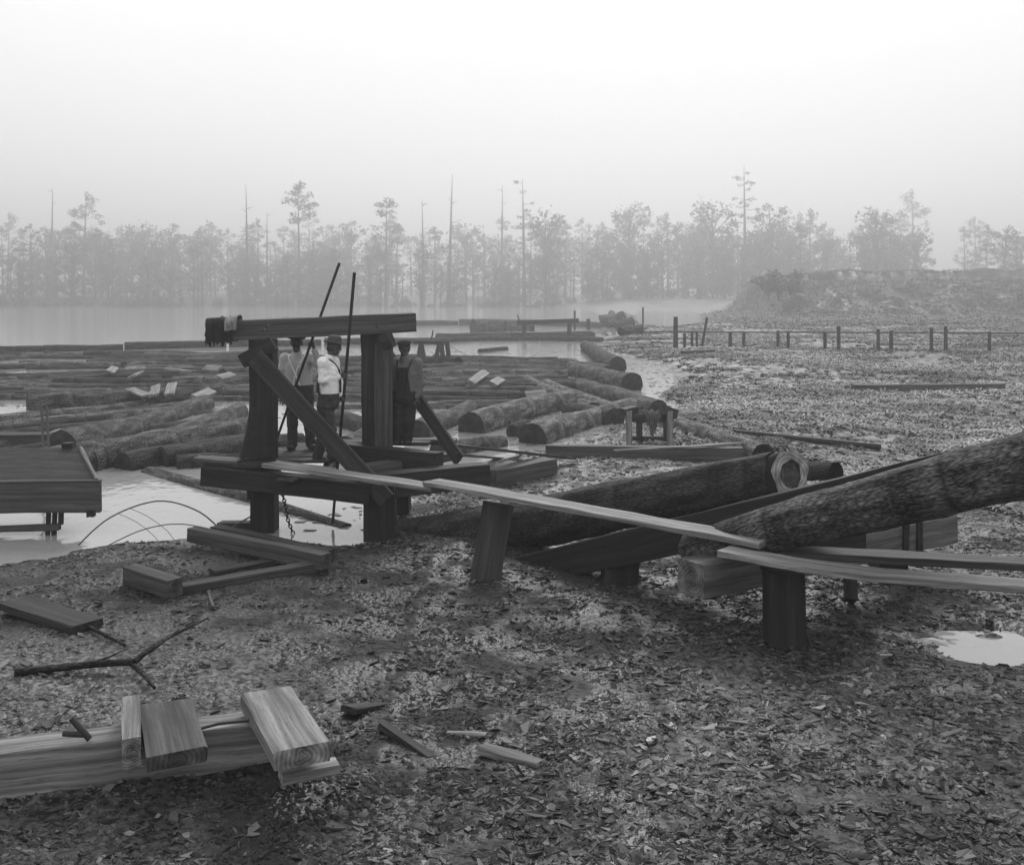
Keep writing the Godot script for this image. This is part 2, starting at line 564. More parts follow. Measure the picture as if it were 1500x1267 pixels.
# j: joints in world metres. Builds body, clothes, hat as children of one person.
func person(label: String, j: Dictionary, look: Dictionary) -> Node3D:
	var o := thing("person", label, "person", j.pos, "")
	var f: Vector3 = j.face          # the way the head looks
	var cf: Vector3 = j.chest_face   # the way the chest looks
	var sd := cf.cross(Vector3.UP).normalized()       # his right
	var ch: Vector3 = j.chest
	var pe: Vector3 = j.pelvis
	var nk: Vector3 = j.neck
	var hd: Vector3 = j.head
	var torso := func(x: float) -> Array: return [
		[pe + sd * 0.07, ch + sd * 0.085 - Vector3.UP * 0.05, 0.105 + x, 0.115 + x], [pe - sd * 0.07, ch - sd * 0.085 - Vector3.UP * 0.05, 0.105 + x, 0.115 + x],
		[ch + sd * 0.08, j.shr, 0.10 + x, 0.062 + x], [ch - sd * 0.08, j.shl, 0.10 + x, 0.062 + x], [ch - cf * 0.02, nk, 0.09 + x, 0.058 + x]]
	var arms := func(x: float) -> Array: return [
		[j.shr, j.elr, 0.057 + x, 0.043 + x], [j.elr, j.wrr, 0.042 + x, 0.028 + x], [j.shl, j.ell, 0.057 + x, 0.043 + x], [j.ell, j.wrl, 0.042 + x, 0.028 + x]]
	var legs := func(x: float) -> Array: return [
		[j.hir, j.knr, 0.088 + x, 0.062 + x], [j.knr, j.anr, 0.06 + x, 0.042 + x * 1.6], [j.hil, j.knl, 0.088 + x, 0.062 + x], [j.knl, j.anl, 0.06 + x, 0.042 + x * 1.6],
		[pe + sd * 0.05, j.hir, 0.115 + x, 0.095 + x], [pe - sd * 0.05, j.hil, 0.115 + x, 0.095 + x]]
	# body: one continuous mesh, the head and hands with finer grids of their own
	var st := surf(true)
	blob(st, torso.call(0.0) + arms.call(-0.004) + legs.call(-0.006) + [[nk, hd, 0.055, 0.055]], 0.022)
	var fs := f.cross(Vector3.UP).normalized()
	var fu := fs.cross(f).normalized()
	var face := [[hd + fu * 0.035 - f * 0.012, hd + fu * 0.03 + f * 0.02, 0.088, 0.078], [hd - fu * 0.02 + f * 0.02, hd - fu * 0.085 + f * 0.05, 0.068, 0.034], [hd + fu * 0.012 + f * 0.088, hd - fu * 0.022 + f * 0.104, 0.012, 0.017],
		[hd - fu * 0.058 + f * 0.082 - fs * 0.018, hd - fu * 0.058 + f * 0.082 + fs * 0.018, 0.011, 0.011], [hd - fu * 0.08 - f * 0.03, nk, 0.056, 0.056]]
	for s in [-1.0, 1.0]:
		face.append([hd + fu * 0.012 + fs * 0.032 * s + f * 0.084, hd + fu * 0.012 + fs * 0.034 * s + f * 0.086, 0.014, 0.014])
		face.append([hd + fu * 0.034 + fs * 0.014 * s + f * 0.092, hd + fu * 0.032 + fs * 0.048 * s + f * 0.084, 0.010, 0.009])
		face.append([hd + fu * 0.02 + fs * 0.083 * s - f * 0.012, hd - fu * 0.022 + fs * 0.082 * s - f * 0.004, 0.018, 0.012])
	blob(st, face, 0.0065, 0.016)
	blob(st, hand_bones(j.hr, j.axr, j.wrr, j.gr) + [[j.elr.lerp(j.wrr, 0.75), j.wrr, 0.031, 0.025]], 0.0055, 0.006)
	blob(st, hand_bones(j.hl, j.axl, j.wrl, j.gl) + [[j.ell.lerp(j.wrl, 0.75), j.wrl, 0.031, 0.025]], 0.0055, 0.006)
	part(o, "body", fin([[st, M["skin"]]]))
	# hair at the back of the head
	part(o, "hair", sdf([[hd + fu * 0.04 - f * 0.022, hd - fu * 0.02 - f * 0.04, 0.089, 0.068]], 0.009, "hat_dark", 0.02, [[hd + f * 0.01, f]], 0.006))
	# shirt, open at the neck, sleeves to the wrist or rolled
	var slv: float = look.get("sleeve", 0.9)
	var shirt: Array = torso.call(0.02)
	var am: Array = arms.call(0.017)
	for b in am: shirt.append(b)
	for q in [[j.elr, j.wrr, 6], [j.ell, j.wrl, 8]]:
		shirt[q[2]] = [q[0], q[0].lerp(q[1], slv), 0.059, 0.048]
	part(o, "shirt", sdf(shirt, 0.015, look.shirt, 0.035, [[nk + Vector3.UP * 0.045 + cf * 0.0, (Vector3.UP + cf * 0.35).normalized()], [pe - Vector3.UP * 0.02, Vector3.DOWN]], 0.009))
	# trousers or bib overalls
	var lg: Array = legs.call(0.022)
	var top: Vector3 = pe + Vector3.UP * look.get("waist", 0.10)
	var trs := [[pe + sd * 0.07, top + sd * 0.078, 0.138, 0.138], [pe - sd * 0.07, top - sd * 0.078, 0.138, 0.138]] + lg
	part(o, "trousers", sdf(trs, 0.015, look.trousers, 0.03, [[top, Vector3.UP]], 0.012))
	if look.has("bib"):
		part(o, "bib", sdf([[pe + cf * 0.045 + sd * 0.045, ch + cf * 0.04 + sd * 0.04, 0.12, 0.105], [pe + cf * 0.045 - sd * 0.045, ch + cf * 0.04 - sd * 0.04, 0.12, 0.105]], 0.015, look.trousers, 0.03, [[ch + Vector3.UP * 0.06, Vector3.UP], [pe + cf * 0.02, -cf]], 0.006))
	# braces: two strips over the shoulders, crossing at the back
	for s in [-1.0, 1.0]:
		var side: Vector3 = j.shr if s > 0 else j.shl
		var tp := ch.lerp(side, 0.62) + Vector3.UP * 0.092
		var pth := curve([top + cf * 0.155 + sd * 0.085 * s, ch + cf * 0.145 + sd * 0.09 * s, tp + cf * 0.05, tp, tp - cf * 0.07 - Vector3.UP * 0.03, ch - cf * 0.135 + sd * 0.03 * s - Vector3.UP * 0.05, top - cf * 0.155 - sd * 0.05 * s], 18)
		var ss := surf(false)
		sweep(ss, ss, pth, 4, func(_i, k): return [Vector2(-0.017, -0.006), Vector2(0.017, -0.006), Vector2(0.017, 0.009), Vector2(-0.017, 0.009)][k], sd)
		part(o, "brace", fin([[ss, M[look.strap]]]))
	for q in [[j.anr, j.tor], [j.anl, j.tol]]:
		var a: Vector3 = q[0]
		var t: Vector3 = q[1]
		part(o, "boot", sdf([[a + Vector3.UP * 0.05, a - Vector3.UP * 0.03, 0.057, 0.05], [a - Vector3.UP * 0.035 - (t - a) * 0.22, t, 0.046, 0.042]], 0.012, "boot", 0.02, [[Vector3(0, j.floor, 0), Vector3.DOWN]]))
	# hat
	var hs := surf(true)
	var hc := hd + fu * 0.075
	var prof: Array = [[0.0, 0.105], [0.06, 0.11], [0.088, 0.085], [0.098, 0.03], [0.102, 0.004], [0.16, -0.006], [0.162, -0.012], [0.10, -0.014], [0.085, -0.02], [0.0, -0.02]]
	if look.hat == "cap": prof = [[0.0, 0.062], [0.06, 0.06], [0.112, 0.042], [0.124, 0.02], [0.106, -0.008], [0.10, -0.03], [0.0, -0.03]]
	for i in prof.size() - 1:
		for q in 20:
			var pt := []
			for e in [[i, q], [i + 1, q], [i + 1, q + 1], [i, q + 1]]:
				var ang: float = TAU * (e[1] % 20) / 20.0
				var rr: float = prof[e[0]][0]
				var yy: float = prof[e[0]][1]
				var dir := fs * sin(ang) * 0.88 + f * cos(ang) * 1.08
				if look.hat == "cap": yy += cos(ang) * rr * -0.10
				elif rr > 0.12: yy += 0.022 * absf(sin(ang)) - 0.012 * cos(ang)
				elif yy > 0.09: yy -= 0.02 * (1.0 - rr / 0.09)
				pt.append(hc + dir * rr + fu * yy - O)
			tri(hs, pt[0], pt[2], pt[1]); tri(hs, pt[0], pt[3], pt[2])
	var hat := part(o, "hat" if look.hat != "cap" else "cap", fin([[hs, M[look.hat_m]]]))
	if look.hat == "cap":
		part(hat, "visor", sdf([[hc + f * 0.10 - fs * 0.05 - fu * 0.022, hc + f * 0.10 + fs * 0.05 - fu * 0.022, 0.011, 0.011], [hc + f * 0.135 - fs * 0.03 - fu * 0.034, hc + f * 0.135 + fs * 0.03 - fu * 0.034, 0.01, 0.01]], 0.006, look.hat_m, 0.04))
	return o

func men():
	# far-left man, back to the camera, right hand up on a long pole
	var d := 15.9
	var fl := 1.06
	var V := func(px, py, dd): return at(px, py, dd)
	var pole_a: Vector3 = at(497, 385, 15.45)
	var pole_b: Vector3 = at(404, 646, 15.75)
	var ax := (pole_a - pole_b).normalized()
	var grip: Vector3 = pole_b + (pole_a - pole_b) * ((646.0 - 503.0) / (646.0 - 385.0))
	var wr: Vector3 = grip + Vector3(0.035, -0.045, -0.065)
	person("man in light shirt and crossed braces seen from behind, right arm raised to a pole", {
		"pos": V.call(438, 657, d), "floor": fl, "face": Vector3(-0.1, -0.12, -1).normalized(), "chest_face": Vector3(0.12, 0, -1).normalized(),
		"pelvis": V.call(439, 577, d), "chest": V.call(436, 535, d), "neck": V.call(435, 516, d), "head": V.call(434, 503, d - 0.02),
		"shr": V.call(455, 524, d), "shl": V.call(417, 525, d), "elr": V.call(467, 534, d - 0.16), "wrr": wr, "hr": grip, "axr": ax, "gr": 0.022,
		"ell": V.call(409, 556, d - 0.02), "wrl": V.call(411, 581, d - 0.14), "hl": V.call(412, 590, d - 0.17), "axl": Vector3(0.2, 0.1, -1).normalized(), "gl": 0.025,
		"hir": V.call(449, 583, d), "knr": V.call(452, 618, d - 0.03), "anr": V.call(455, 650, d + 0.02), "tor": V.call(459, 655, d - 0.18),
		"hil": V.call(429, 583, d), "knl": V.call(428, 619, d - 0.02), "anl": V.call(428, 651, d + 0.02), "tol": V.call(424, 656, d - 0.17)},
		{"shirt": "shirt_light", "trousers": "denim_worn", "strap": "strap_white", "hat": "felt", "hat_m": "hat_dark", "waist": 0.15, "sleeve": 0.8})
	O = (pole_a + pole_b) / 2
	solo("pike_pole", "long dark pike pole slanting behind the top beam, held by man seen from behind", "pole", O, tube(line(pole_a, pole_b, 8), 0.023, M["pole"], 8, 0.021), "pike poles held by the men")
	# middle man in profile, white shirt, both hands on an upright pole
	d = 14.95
	var qa: Vector3 = at(519, 399, 14.62)
	var qb: Vector3 = at(487, 766, 15.3)
	ax = (qa - qb).normalized()
	var g1: Vector3 = qb + (qa - qb) * ((766.0 - 546.0) / 367.0)
	var g2: Vector3 = qb + (qa - qb) * ((766.0 - 581.0) / 367.0)
	person("man in white shirt and felt hat in profile, both hands on an upright pole", {
		"pos": V.call(470, 675, d), "floor": 1.05, "face": Vector3(1, -0.1, 0.18).normalized(), "chest_face": Vector3(0.93, 0, -0.36).normalized(),
		"pelvis": V.call(481, 588, d), "chest": V.call(480, 542, d), "neck": V.call(483, 524, d), "head": V.call(489, 509, d),
		"shr": V.call(473, 531, d + -0.19), "shl": V.call(489, 531, d + 0.2), "elr": V.call(472, 557, d - 0.22), "wrr": g1 + Vector3(-0.085, -0.01, 0.01), "hr": g1, "axr": ax, "gr": 0.022,
		"ell": V.call(496, 562, d + 0.2), "wrl": g2 + Vector3(-0.07, 0.0, -0.06), "hl": g2, "axl": ax, "gl": 0.022,
		"hir": V.call(476, 594, d - 0.1), "knr": V.call(484, 632, d - 0.13), "anr": V.call(487, 668, d - 0.12), "tor": V.call(503, 676, d - 0.14),
		"hil": V.call(480, 594, d + 0.1), "knl": V.call(474, 632, d + 0.1), "anl": V.call(465, 667, d + 0.1), "tol": V.call(480, 675, d + 0.06)},
		{"shirt": "shirt_white", "trousers": "denim_worn", "strap": "denim_dark", "hat": "felt", "hat_m": "hat_felt", "waist": 0.13, "sleeve": 0.9})
	O = (qa + qb) / 2
	solo("pike_pole", "upright dark pike pole crossing in front of the top beam, foot in the water", "pole", O, tube(line(qa, qb, 8), 0.025, M["pole"], 8, 0.022), "pike poles held by the men")
	# right-hand man facing the camera, dark bib overalls, one hand on the diagonal brace
	d = 16.0
	var h1: Vector3 = at(608, 590, 15.93)
	var h2: Vector3 = at(574, 545, 16.3)
	person("man in dark bib overalls and cap facing the camera, hand on the diagonal brace", {
		"pos": V.call(592, 652, d), "floor": 1.15, "face": Vector3(-0.3, -0.08, 1).normalized(), "chest_face": Vector3(-0.25, 0, 1).normalized(),
		"pelvis": V.call(592, 583, d), "chest": V.call(594, 543, d), "neck": V.call(593, 524, d), "head": V.call(592, 511, d),
		"shr": V.call(578, 532, d + 0.03), "shl": V.call(611, 532, d - 0.04), "elr": V.call(571, 556, d + 0.16), "wrr": h2 + Vector3(0.0, -0.08, 0.03), "hr": h2, "axr": Vector3(0.55, -0.8, 0.1).normalized(), "gr": 0.03,
		"ell": V.call(617, 561, d - 0.02), "wrl": h1 + Vector3(0.03, 0.085, 0.0), "hl": h1, "axl": Vector3(0.85, -0.3, 0.4).normalized(), "gl": 0.03,
		"hir": V.call(584, 589, d), "knr": V.call(583, 620, d - 0.04), "anr": V.call(582, 644, d), "tor": V.call(579, 650, d - 0.15),
		"hil": V.call(601, 589, d), "knl": V.call(599, 620, d - 0.05), "anl": V.call(597, 644, d), "tol": V.call(596, 650, d - 0.15)},
		{"shirt": "shirt_grey", "trousers": "denim_dark", "strap": "denim_dark", "hat": "cap", "hat_m": "hat_dark", "waist": 0.12, "bib": true, "sleeve": 0.92})

# ---------------------------------------------------------------- trees
func leaf_cloud(st: SurfaceTool, c: Vector3, r: Vector3, n: int, s: float):
	for i in n:
		var p := Vector3(rng.randfn(), rng.randfn(), rng.randfn())
		p = c + p.normalized() * pow(rng.randf(), 0.45) * r
		var a := Vector3(rng.randf_range(-1, 1), rng.randf_range(-0.6, 0.6), rng.randf_range(-1, 1)).normalized() * s * rng.randf_range(0.5, 1.3)
		var b := Vector3(rng.randf_range(-1, 1), rng.randf_range(-1, 1), rng.randf_range(-1, 1)).normalized() * s * rng.randf_range(0.4, 1.0)
		tri(st, p - a * 0.5, p + b, p + a * 0.5)

func limb(st: SurfaceTool, a: Vector3, b: Vector3, r0: float, r1: float, n := 5):
	var dir := (b - a).normalized()
	var x := dir.cross(Vector3(0.3, 0.2, 0.9)).normalized()
	var y := x.cross(dir)
	for k in n:
		var u := x * cos(TAU * k / n) + y * sin(TAU * k / n)
		var w := x * cos(TAU * (k + 1) / n) + y * sin(TAU * (k + 1) / n)
		tri(st, a + u * r0, b + w * r1, b + u * r1); tri(st, a + u * r0, a + w * r0, b + w * r1)

# kind: 0 tall pine with a tufted head, 1 hardwood, 2 dead snag, 3 thin sparse pine, 4 wide-headed pine, 5 shrub. Heights are 1 unit = 1 metre at the given h.
func tree_meshes(kind: int, h: float) -> Array:
	var t := surf(true)
	var c := surf(false)
	var lean := Vector3(rng.randf_range(-0.03, 0.03), 0, rng.randf_range(-0.03, 0.03)) * h
	var tr := func(y: float) -> Vector3: return lean * pow(maxf(y, 0.0) / h, 1.5) + Vector3(0, y, 0)
	var r0 := h * 0.016 + 0.05
	if kind == 5: r0 = 0.06
	if kind == 1: r0 = h * 0.02
	for i in 8:
		limb(t, tr.call(h * i / 8.0 - (0.4 if i == 0 else 0.0)), tr.call(h * (i + 1) / 8.0), r0 * (1.0 - i / 8.6), r0 * (1.0 - (i + 1) / 8.6), 7)
	match kind:
		0:
			for i in 34:
				var y := h * rng.randf_range(0.35, 1.0)
				var w := h * 0.13 * (1.2 - absf(y / h - 0.66) * 2.4) * rng.randf_range(0.5, 1.3)
				var a := rng.randf() * TAU
				var e: Vector3 = tr.call(y) + Vector3(cos(a), rng.randf_range(-0.1, 0.25), sin(a)) * w
				limb(t, tr.call(y - w * 0.2), e, 0.05, 0.02, 3)
				leaf_cloud(c, e, Vector3(0.9, 0.45, 0.9) * rng.randf_range(0.7, 1.3), 30, 0.42)
			leaf_cloud(c, tr.call(h), Vector3(0.6, 0.7, 0.6), 30, 0.4)
		1:
			for i in 46:
				var y := h * (0.08 + 0.92 * rng.randf())
				var w := h * 0.27 * sqrt(maxf(0.06, 1.0 - pow((y / h - 0.5) / 0.54, 2.0)))
				var a := rng.randf() * TAU
				var e: Vector3 = tr.call(y * 0.97) + Vector3(cos(a), 0.15, sin(a)) * w * sqrt(rng.randf())
				limb(t, tr.call(y * 0.75), e, 0.09, 0.03, 3)
				leaf_cloud(c, e, Vector3(1.3, 1.0, 1.3) * rng.randf_range(0.5, 1.3), 36, 0.5)
		2:
			for i in 5:
				var y := h * rng.randf_range(0.5, 0.97)
				var a := rng.randf() * TAU
				limb(t, tr.call(y), tr.call(y) + Vector3(cos(a), 0.35, sin(a)) * rng.randf_range(0.5, 1.4), 0.06, 0.02, 3)
			leaf_cloud(c, tr.call(h * 0.2), Vector3(1.6, 2.6, 1.6), 120, 0.45)
		3:
			for i in 20:
				var y := h * rng.randf_range(0.5, 1.0)
				var a := rng.randf() * TAU
				var w := rng.randf_range(0.5, 1.9) * (1.25 - y / h) * 1.9
				var e: Vector3 = tr.call(y) + Vector3(cos(a), 0.1, sin(a)) * w
				limb(t, tr.call(y), e, 0.05, 0.02, 3)
				leaf_cloud(c, e, Vector3(0.55, 0.25, 0.55), 16, 0.36)
		4:
			for q in [[0.98, 1.3], [0.9, 2.2], [0.84, 2.9], [0.76, 2.4]]:
				for i in 7:
					var a := rng.randf() * TAU
					var e: Vector3 = tr.call(h * (q[0] + rng.randf_range(-0.035, 0.035))) + Vector3(cos(a), 0.05, sin(a)) * q[1] * rng.randf_range(0.25, 1.1)
					limb(t, tr.call(h * q[0] - 0.5), e, 0.06, 0.02, 3)
					leaf_cloud(c, e, Vector3(0.95, 0.55, 0.95) * rng.randf_range(0.7, 1.2), 36, 0.42)
		5:
			for i in 9:
				var a := rng.randf() * TAU
				var e := Vector3(cos(a) * rng.randf() * h * 0.8, h * rng.randf_range(0.25, 0.8), sin(a) * rng.randf() * h * 0.8)
				limb(t, Vector3(0, 0, 0), e, 0.04, 0.015, 3)
				leaf_cloud(c, e, Vector3(0.6, 0.5, 0.6) * h * 0.45, 44, 0.32)
	var pale := kind == 2
	return [fin([[t, M["trunk_pale" if pale and rng.randf() < 0.5 else "trunk"]]]), fin([[c, M["foliage_pale" if kind == 1 else "foliage"]]])]

var TREE := ["pine_tree", "hardwood_tree", "dead_tree", "sparse_pine_tree", "wide_pine_tree", "shrub"]
func tree(kind: int, mesh: Array, pos: Vector3, sc: float, turn: float, label: String, group := ""):
	var o := thing(TREE[kind], label, "shrub" if kind == 5 else "tree", pos, group)
	o.rotation.y = turn
	o.scale = Vector3.ONE * sc
	part(o, "stem" if kind == 5 else "trunk", mesh[0])
	part(o, "undergrowth" if kind == 2 else "crown", mesh[1])

func forest():
	var proto := {}
	for k in 6:
		proto[k] = []
		for i in [3, 5, 3, 2, 1, 4][k]:
			proto[k].append(tree_meshes(k, [17.0, 13.0, 17.0, 19.0, 19.0, 2.2][k]))
	# trees one can point to: bearing, top, distance, kind
	var marked := [
		[75, 272, 190, 2, "thin dead trunk, tallest at the far left of the tree line"], [122, 282, 205, 0, "faint tufted pine at the far left, first pine right of the leftmost dead trunk"],
		[362, 268, 176, 2, "tall leaning dead trunk above the left end of the top beam"], [290, 334, 178, 2, "short broken dead trunk left of the tall leaning one"],
		[391, 308, 180, 2, "dead trunk just right of the tall leaning one"], [438, 274, 182, 4, "pine with wide flat umbrella head above the man seen from behind"],
		[458, 330, 178, 2, "slim dead trunk under the umbrella-headed pine"], [565, 289, 178, 0, "dark tufted pine right of the two pike poles"],
		[620, 291, 175, 2, "dead trunk right of the dark tufted pine, shorter than its neighbour"], [658, 254, 177, 2, "tallest bare dead trunk in the middle of the tree line"],
		[735, 270, 185, 2, "thin pale dead trunk right of the tallest bare one"], [768, 260, 176, 3, "tall ragged pine with stubby branches above the far jetty"],
		[800, 312, 176, 1, "round hardwood just right of the ragged pine above the jetty"], [920, 300, 190, 1, "hazy hardwood above the heap of driftwood"],
		[1045, 296, 185, 1, "broad hazy hardwood left of the tall sparse pine"], [1092, 240, 185, 3, "tallest sparse pine, head in tiers, above the fence"],
		[1130, 300, 182, 1, "broad hardwood right beside the tallest sparse pine"], [1186, 306, 190, 0, "thin pine between two hardwoods behind the levee end"],
		[1286, 305, 172, 1, "dark spreading tree standing clear above the levee"], [1340, 278, 230, 0, "faint pine half lost in smoke above the levee"], [1434, 322, 260, 0, "faintest pine in the smoke at the far right"]]
	for m in marked:
		var p := at(m[0], 430, m[2])
		p.y = land(p.x, m[2]) - 0.1
		var top: float = EYE - (m[1] - HY) * m[2] / F
		var k: int = m[3]
		var full: float = [17.0, 13.0, 17.0, 19.0, 19.0, 2.2][k] * (1.03 if k == 0 else 1.0)
		tree(k, proto[k][rng.randi() % proto[k].size()], p, (top - p.y) / full, rng.randf() * TAU, m[4])
	# the wall of woods: four ranks
	for rank in 5:
		var d0: float = [174.0, 184.0, 196.0, 212.0, 235.0][rank]
		var x := -0.62 * d0
		while x < 0.62 * d0:
			x += rng.randf_range(1.9, 4.4) * (1.0 + rank * 0.14)
			var d := d0 + rng.randf_range(-4, 4)
			var px := CX + x * F / d
			if px > 1340 and rng.randf() < 0.6: continue
			if px > 1180 and rng.randf() < 0.2: continue
			var k: int = [1, 1, 0, 2, 1, 0][rng.randi() % 6]
			var hh := (rng.randf_range(5.0, 12.5) if rank < 3 else rng.randf_range(9.0, 13.5)) + rank * 0.8
			if k == 2: hh *= rng.randf_range(0.6, 1.15)
			if k == 0: hh *= 1.12
			tree(k, proto[k][rng.randi() % proto[k].size()], Vector3(x, land(x, d) - 0.1, -d), hh / [17.0, 13.0, 17.0][k], rng.randf() * TAU,
				["hazy tufted pine in the wall of woods beyond the pond", "hazy leafy hardwood in the wall of woods beyond the pond", "bare dead trunk in the wall of woods beyond the pond"][k],
				["pines in the far woods", "hardwoods in the far woods", "dead trunks in the far woods"][k])
	# brush along the far shore
	var bx := -110.0
	while bx < 30.0:
		bx += rng.randf_range(1.6, 4.2)
		var d := 171.0 + rng.randf_range(-1.5, 4.0)
		tree(5, proto[5][rng.randi() % 4], Vector3(bx, land(bx, d) - 0.1, -d), rng.randf_range(0.7, 1.25), rng.randf() * TAU, "low dark bush on the far shore at the water's edge", "bushes along the far shore")
	for b in [[1126, 404, 106, 1.5], [1140, 403, 107, 1.55], [1161, 403, 108, 1.5], [1196, 402, 117, 1.0], [1212, 401, 118, 0.9]]:
		var p := at(b[0], 434, b[2])
		var lab: String = {1126: "leftmost bush on the end of the levee", 1140: "second bush from the levee end", 1161: "bush with bright gap beside it on the levee end", 1196: "low bush on the levee crest", 1212: "smallest bush on the levee crest"}[b[0]]
		if b[0] > 1180: p.y = land(p.x, b[2]) - 0.2
		tree(5, proto[5][rng.randi() % 4], p, maxf(0.6, (EYE - (b[1] - HY) * b[2] / F - p.y) / 1.7), rng.randf() * TAU, lab)

# ---------------------------------------------------------------- the gallows frame and its platform
func frame():
	var o := thing("gallows_frame", "heavy dark timber gallows frame and platform standing in the pond edge", "timber frame", at(450, 780, 15.2))
	var T := func(called: String, a: Vector3, b: Vector3, w: float, h: float, m: String, up := Vector3.UP): return part(o, called, timber([a, b], w, h, m, up))
	T.call("post", at(385.5, 497, 15.03), at(387.5, 800, 15.03), 0.345, 0.34, "timber_wet", Vector3.BACK)
	T.call("post", at(549, 487, 16.0), at(551, 700, 16.0), 0.40, 0.36, "timber_dark", Vector3.BACK)
	T.call("post", at(562, 504, 15.72), at(562, 690, 15.72), 0.27, 0.12, "timber_mid", Vector3.BACK)
	T.call("post", at(556, 700, 14.55), at(558, 812, 14.55), 0.44, 0.36, "timber_wet", Vector3.BACK)
	T.call("post", at(585, 690, 16.2), at(585, 780, 16.2), 0.34, 0.34, "timber_wet", Vector3.BACK)
	T.call("top_beam", at(309, 485.5, 14.95), at(606, 471.5, 16.02), 0.30, 0.292, "timber_mid")
	T.call("head_block", at(354, 529, 14.73), at(401, 503, 14.76), 0.2, 0.2, "timber_wet")
	T.call("head_block", at(561, 503, 15.5), at(574, 497, 15.45), 0.16, 0.22, "timber_wet")
	T.call("brace", at(372, 522, 14.62), at(566, 733, 14.16), 0.055, 0.265, "timber_dark")
	T.call("brace", at(567, 518, 16.75), at(673, 674, 15.75), 0.06, 0.22, "timber_dark")
	T.call("front_sill", at(300, 695, 14.72), at(545, 722, 14.28), 0.28, 0.275, "timber_wet")
	T.call("side_sill", at(540, 713, 14.55), at(712, 695, 15.3), 0.3, 0.34, "timber_wet")
	T.call("joist", at(524, 688, 14.85), at(657, 668, 16.2), 0.26, 0.12, "timber_mid")
	T.call("back_beam", at(483, 660, 15.95), at(644, 677, 15.2), 0.24, 0.28, "timber_wet")
	T.call("joist", at(400, 690, 14.95), at(412, 664, 16.5), 0.16, 0.18, "timber_wet")
	T.call("joist", at(478, 697, 14.85), at(487, 668, 16.4), 0.16, 0.18, "timber_wet")
	# loose-laid deck boards under the men's feet
	for i in 6:
		var z := 15.05 + i * 0.27
		var m: String = ["timber_dark", "timber_wet", "timber_dark", "timber_dark", "timber_wet", "timber_dark"][i]
		T.call("deck_plank", Vector3(-3.56 + rng.randf_range(-0.05, 0.05), 1.03, -z), Vector3(-2.66 + rng.randf_range(-0.06, 0.06), 1.035, -z - 0.02), 0.255, 0.05, m)
	T.call("deck_plank", Vector3(-2.75, 1.10, -16.32), Vector3(-1.3, 1.11, -16.15), 0.27, 0.05, "timber_dark")
	T.call("deck_plank", Vector3(-2.3, 1.09, -16.62), Vector3(-0.9, 1.10, -16.5), 0.25, 0.05, "timber_mid")
	T.call("edge_board", at(404, 678, 14.86), at(491, 689, 14.8), 0.03, 0.07, "timber_fresh").set_meta("label", "pale new board along the front edge of the deck")
	T.call("sill_board", at(288, 671, 14.78), at(352, 676, 14.72), 0.3, 0.05, "timber_mid")
	T.call("sill_board", at(346, 679, 14.75), at(398, 680, 14.72), 0.34, 0.06, "timber_dark")
	T.call("hanging_board", at(364, 688, 14.5), at(367, 732, 14.5), 0.11, 0.05, "timber_wet", Vector3.BACK)
	T.call("cleat", at(432, 701, 14.62), at(418, 703, 14.2), 0.26, 0.045, "timber_mid")
	T.call("foot_beam", at(322, 775, 15.25), at(396, 772, 15.1), 0.2, 0.2, "timber_wet")
	# bolts through the top beam and the braces
	for b in [[386, 484, 14.83], [392, 478, 14.83], [552, 478, 15.68], [380, 540, 14.57], [555, 712, 14.15], [668, 664, 15.72]]:
		var p := at(b[0], b[1], b[2])
		part(o, "bolt", tube([p, p + Vector3(0, 0, 0.035)], 0.022, M["iron"], 8))
	# sacking thrown over the end of the beam
	drape("sacking", "dark torn sacking hung over the left end of the top beam", at(325, 471, 14.98), Vector3(0.29, 0.022, -0.06), 0.38, "sack_dark", 0.15, 0.42, 5)
	drape("rag", "pale striped rag draped over the top beam beside the dark sacking", at(342, 469.0, 14.965), Vector3(0.17, 0.02, -0.03), 0.17, "rag_pale", -0.02, 0.1, 8)
	# burlap hanging round the foot of the left post
	var pos := at(385, 668, 14.9)
	O = pos
	var st := surf(true)
	var nq := 40
	var nr := 12
	var pts := []
	for r in nr + 1:
		var t := float(r) / nr
		var row := []
		for q in nq:
			var a := TAU * q / nq
			var fold := sin(a * 7.0 + t * 2.0) * 0.6 + sin(a * 11.0 + 1.0) * 0.4
			var rad := lerpf(0.185, 0.205, t * t) + fold * 0.022 * t + 0.10 * t * t * smoothstep(0.2, 0.9, -cos(a))
			var sq := pow(pow(absf(cos(a)), 4.0) + pow(absf(sin(a)), 4.0), -0.25)
			row.append(at(385.5, 0, 15.03) * Vector3(1, 0, 1) + Vector3(cos(a) * rad * sq - 0.02 * t, 0, sin(a) * rad * sq) + Vector3(0, lerpf(1.86 + 0.1 * sin(a * 3.0), 1.06 + 0.05 * absf(sin(a * 5.0)), t), 0))
		pts.append(row)
	for r in nr:
		for q in nq:
			var q2 := (q + 1) % nq
			tri(st, pts[r][q] - O, pts[r][q2] - O, pts[r + 1][q2] - O); tri(st, pts[r][q] - O, pts[r + 1][q2] - O, pts[r + 1][q] - O)
	solo("burlap_sack", "dark burlap wrapped round the foot of the left post above the sill", "sack", pos, fin([[st, M["sack_dark"]]]))
	# the chain
	var ca := at(409, 712, 14.62)
	var cb := at(431, 792, 14.9)
	var ch := thing("chain", "rusty iron chain hanging from the front sill to the water", "chain", cb)
	var tor := TorusMesh.new()
	tor.inner_radius = 0.014; tor.outer_radius = 0.032; tor.rings = 12; tor.ring_segments = 6
	tor.material = M["iron"]
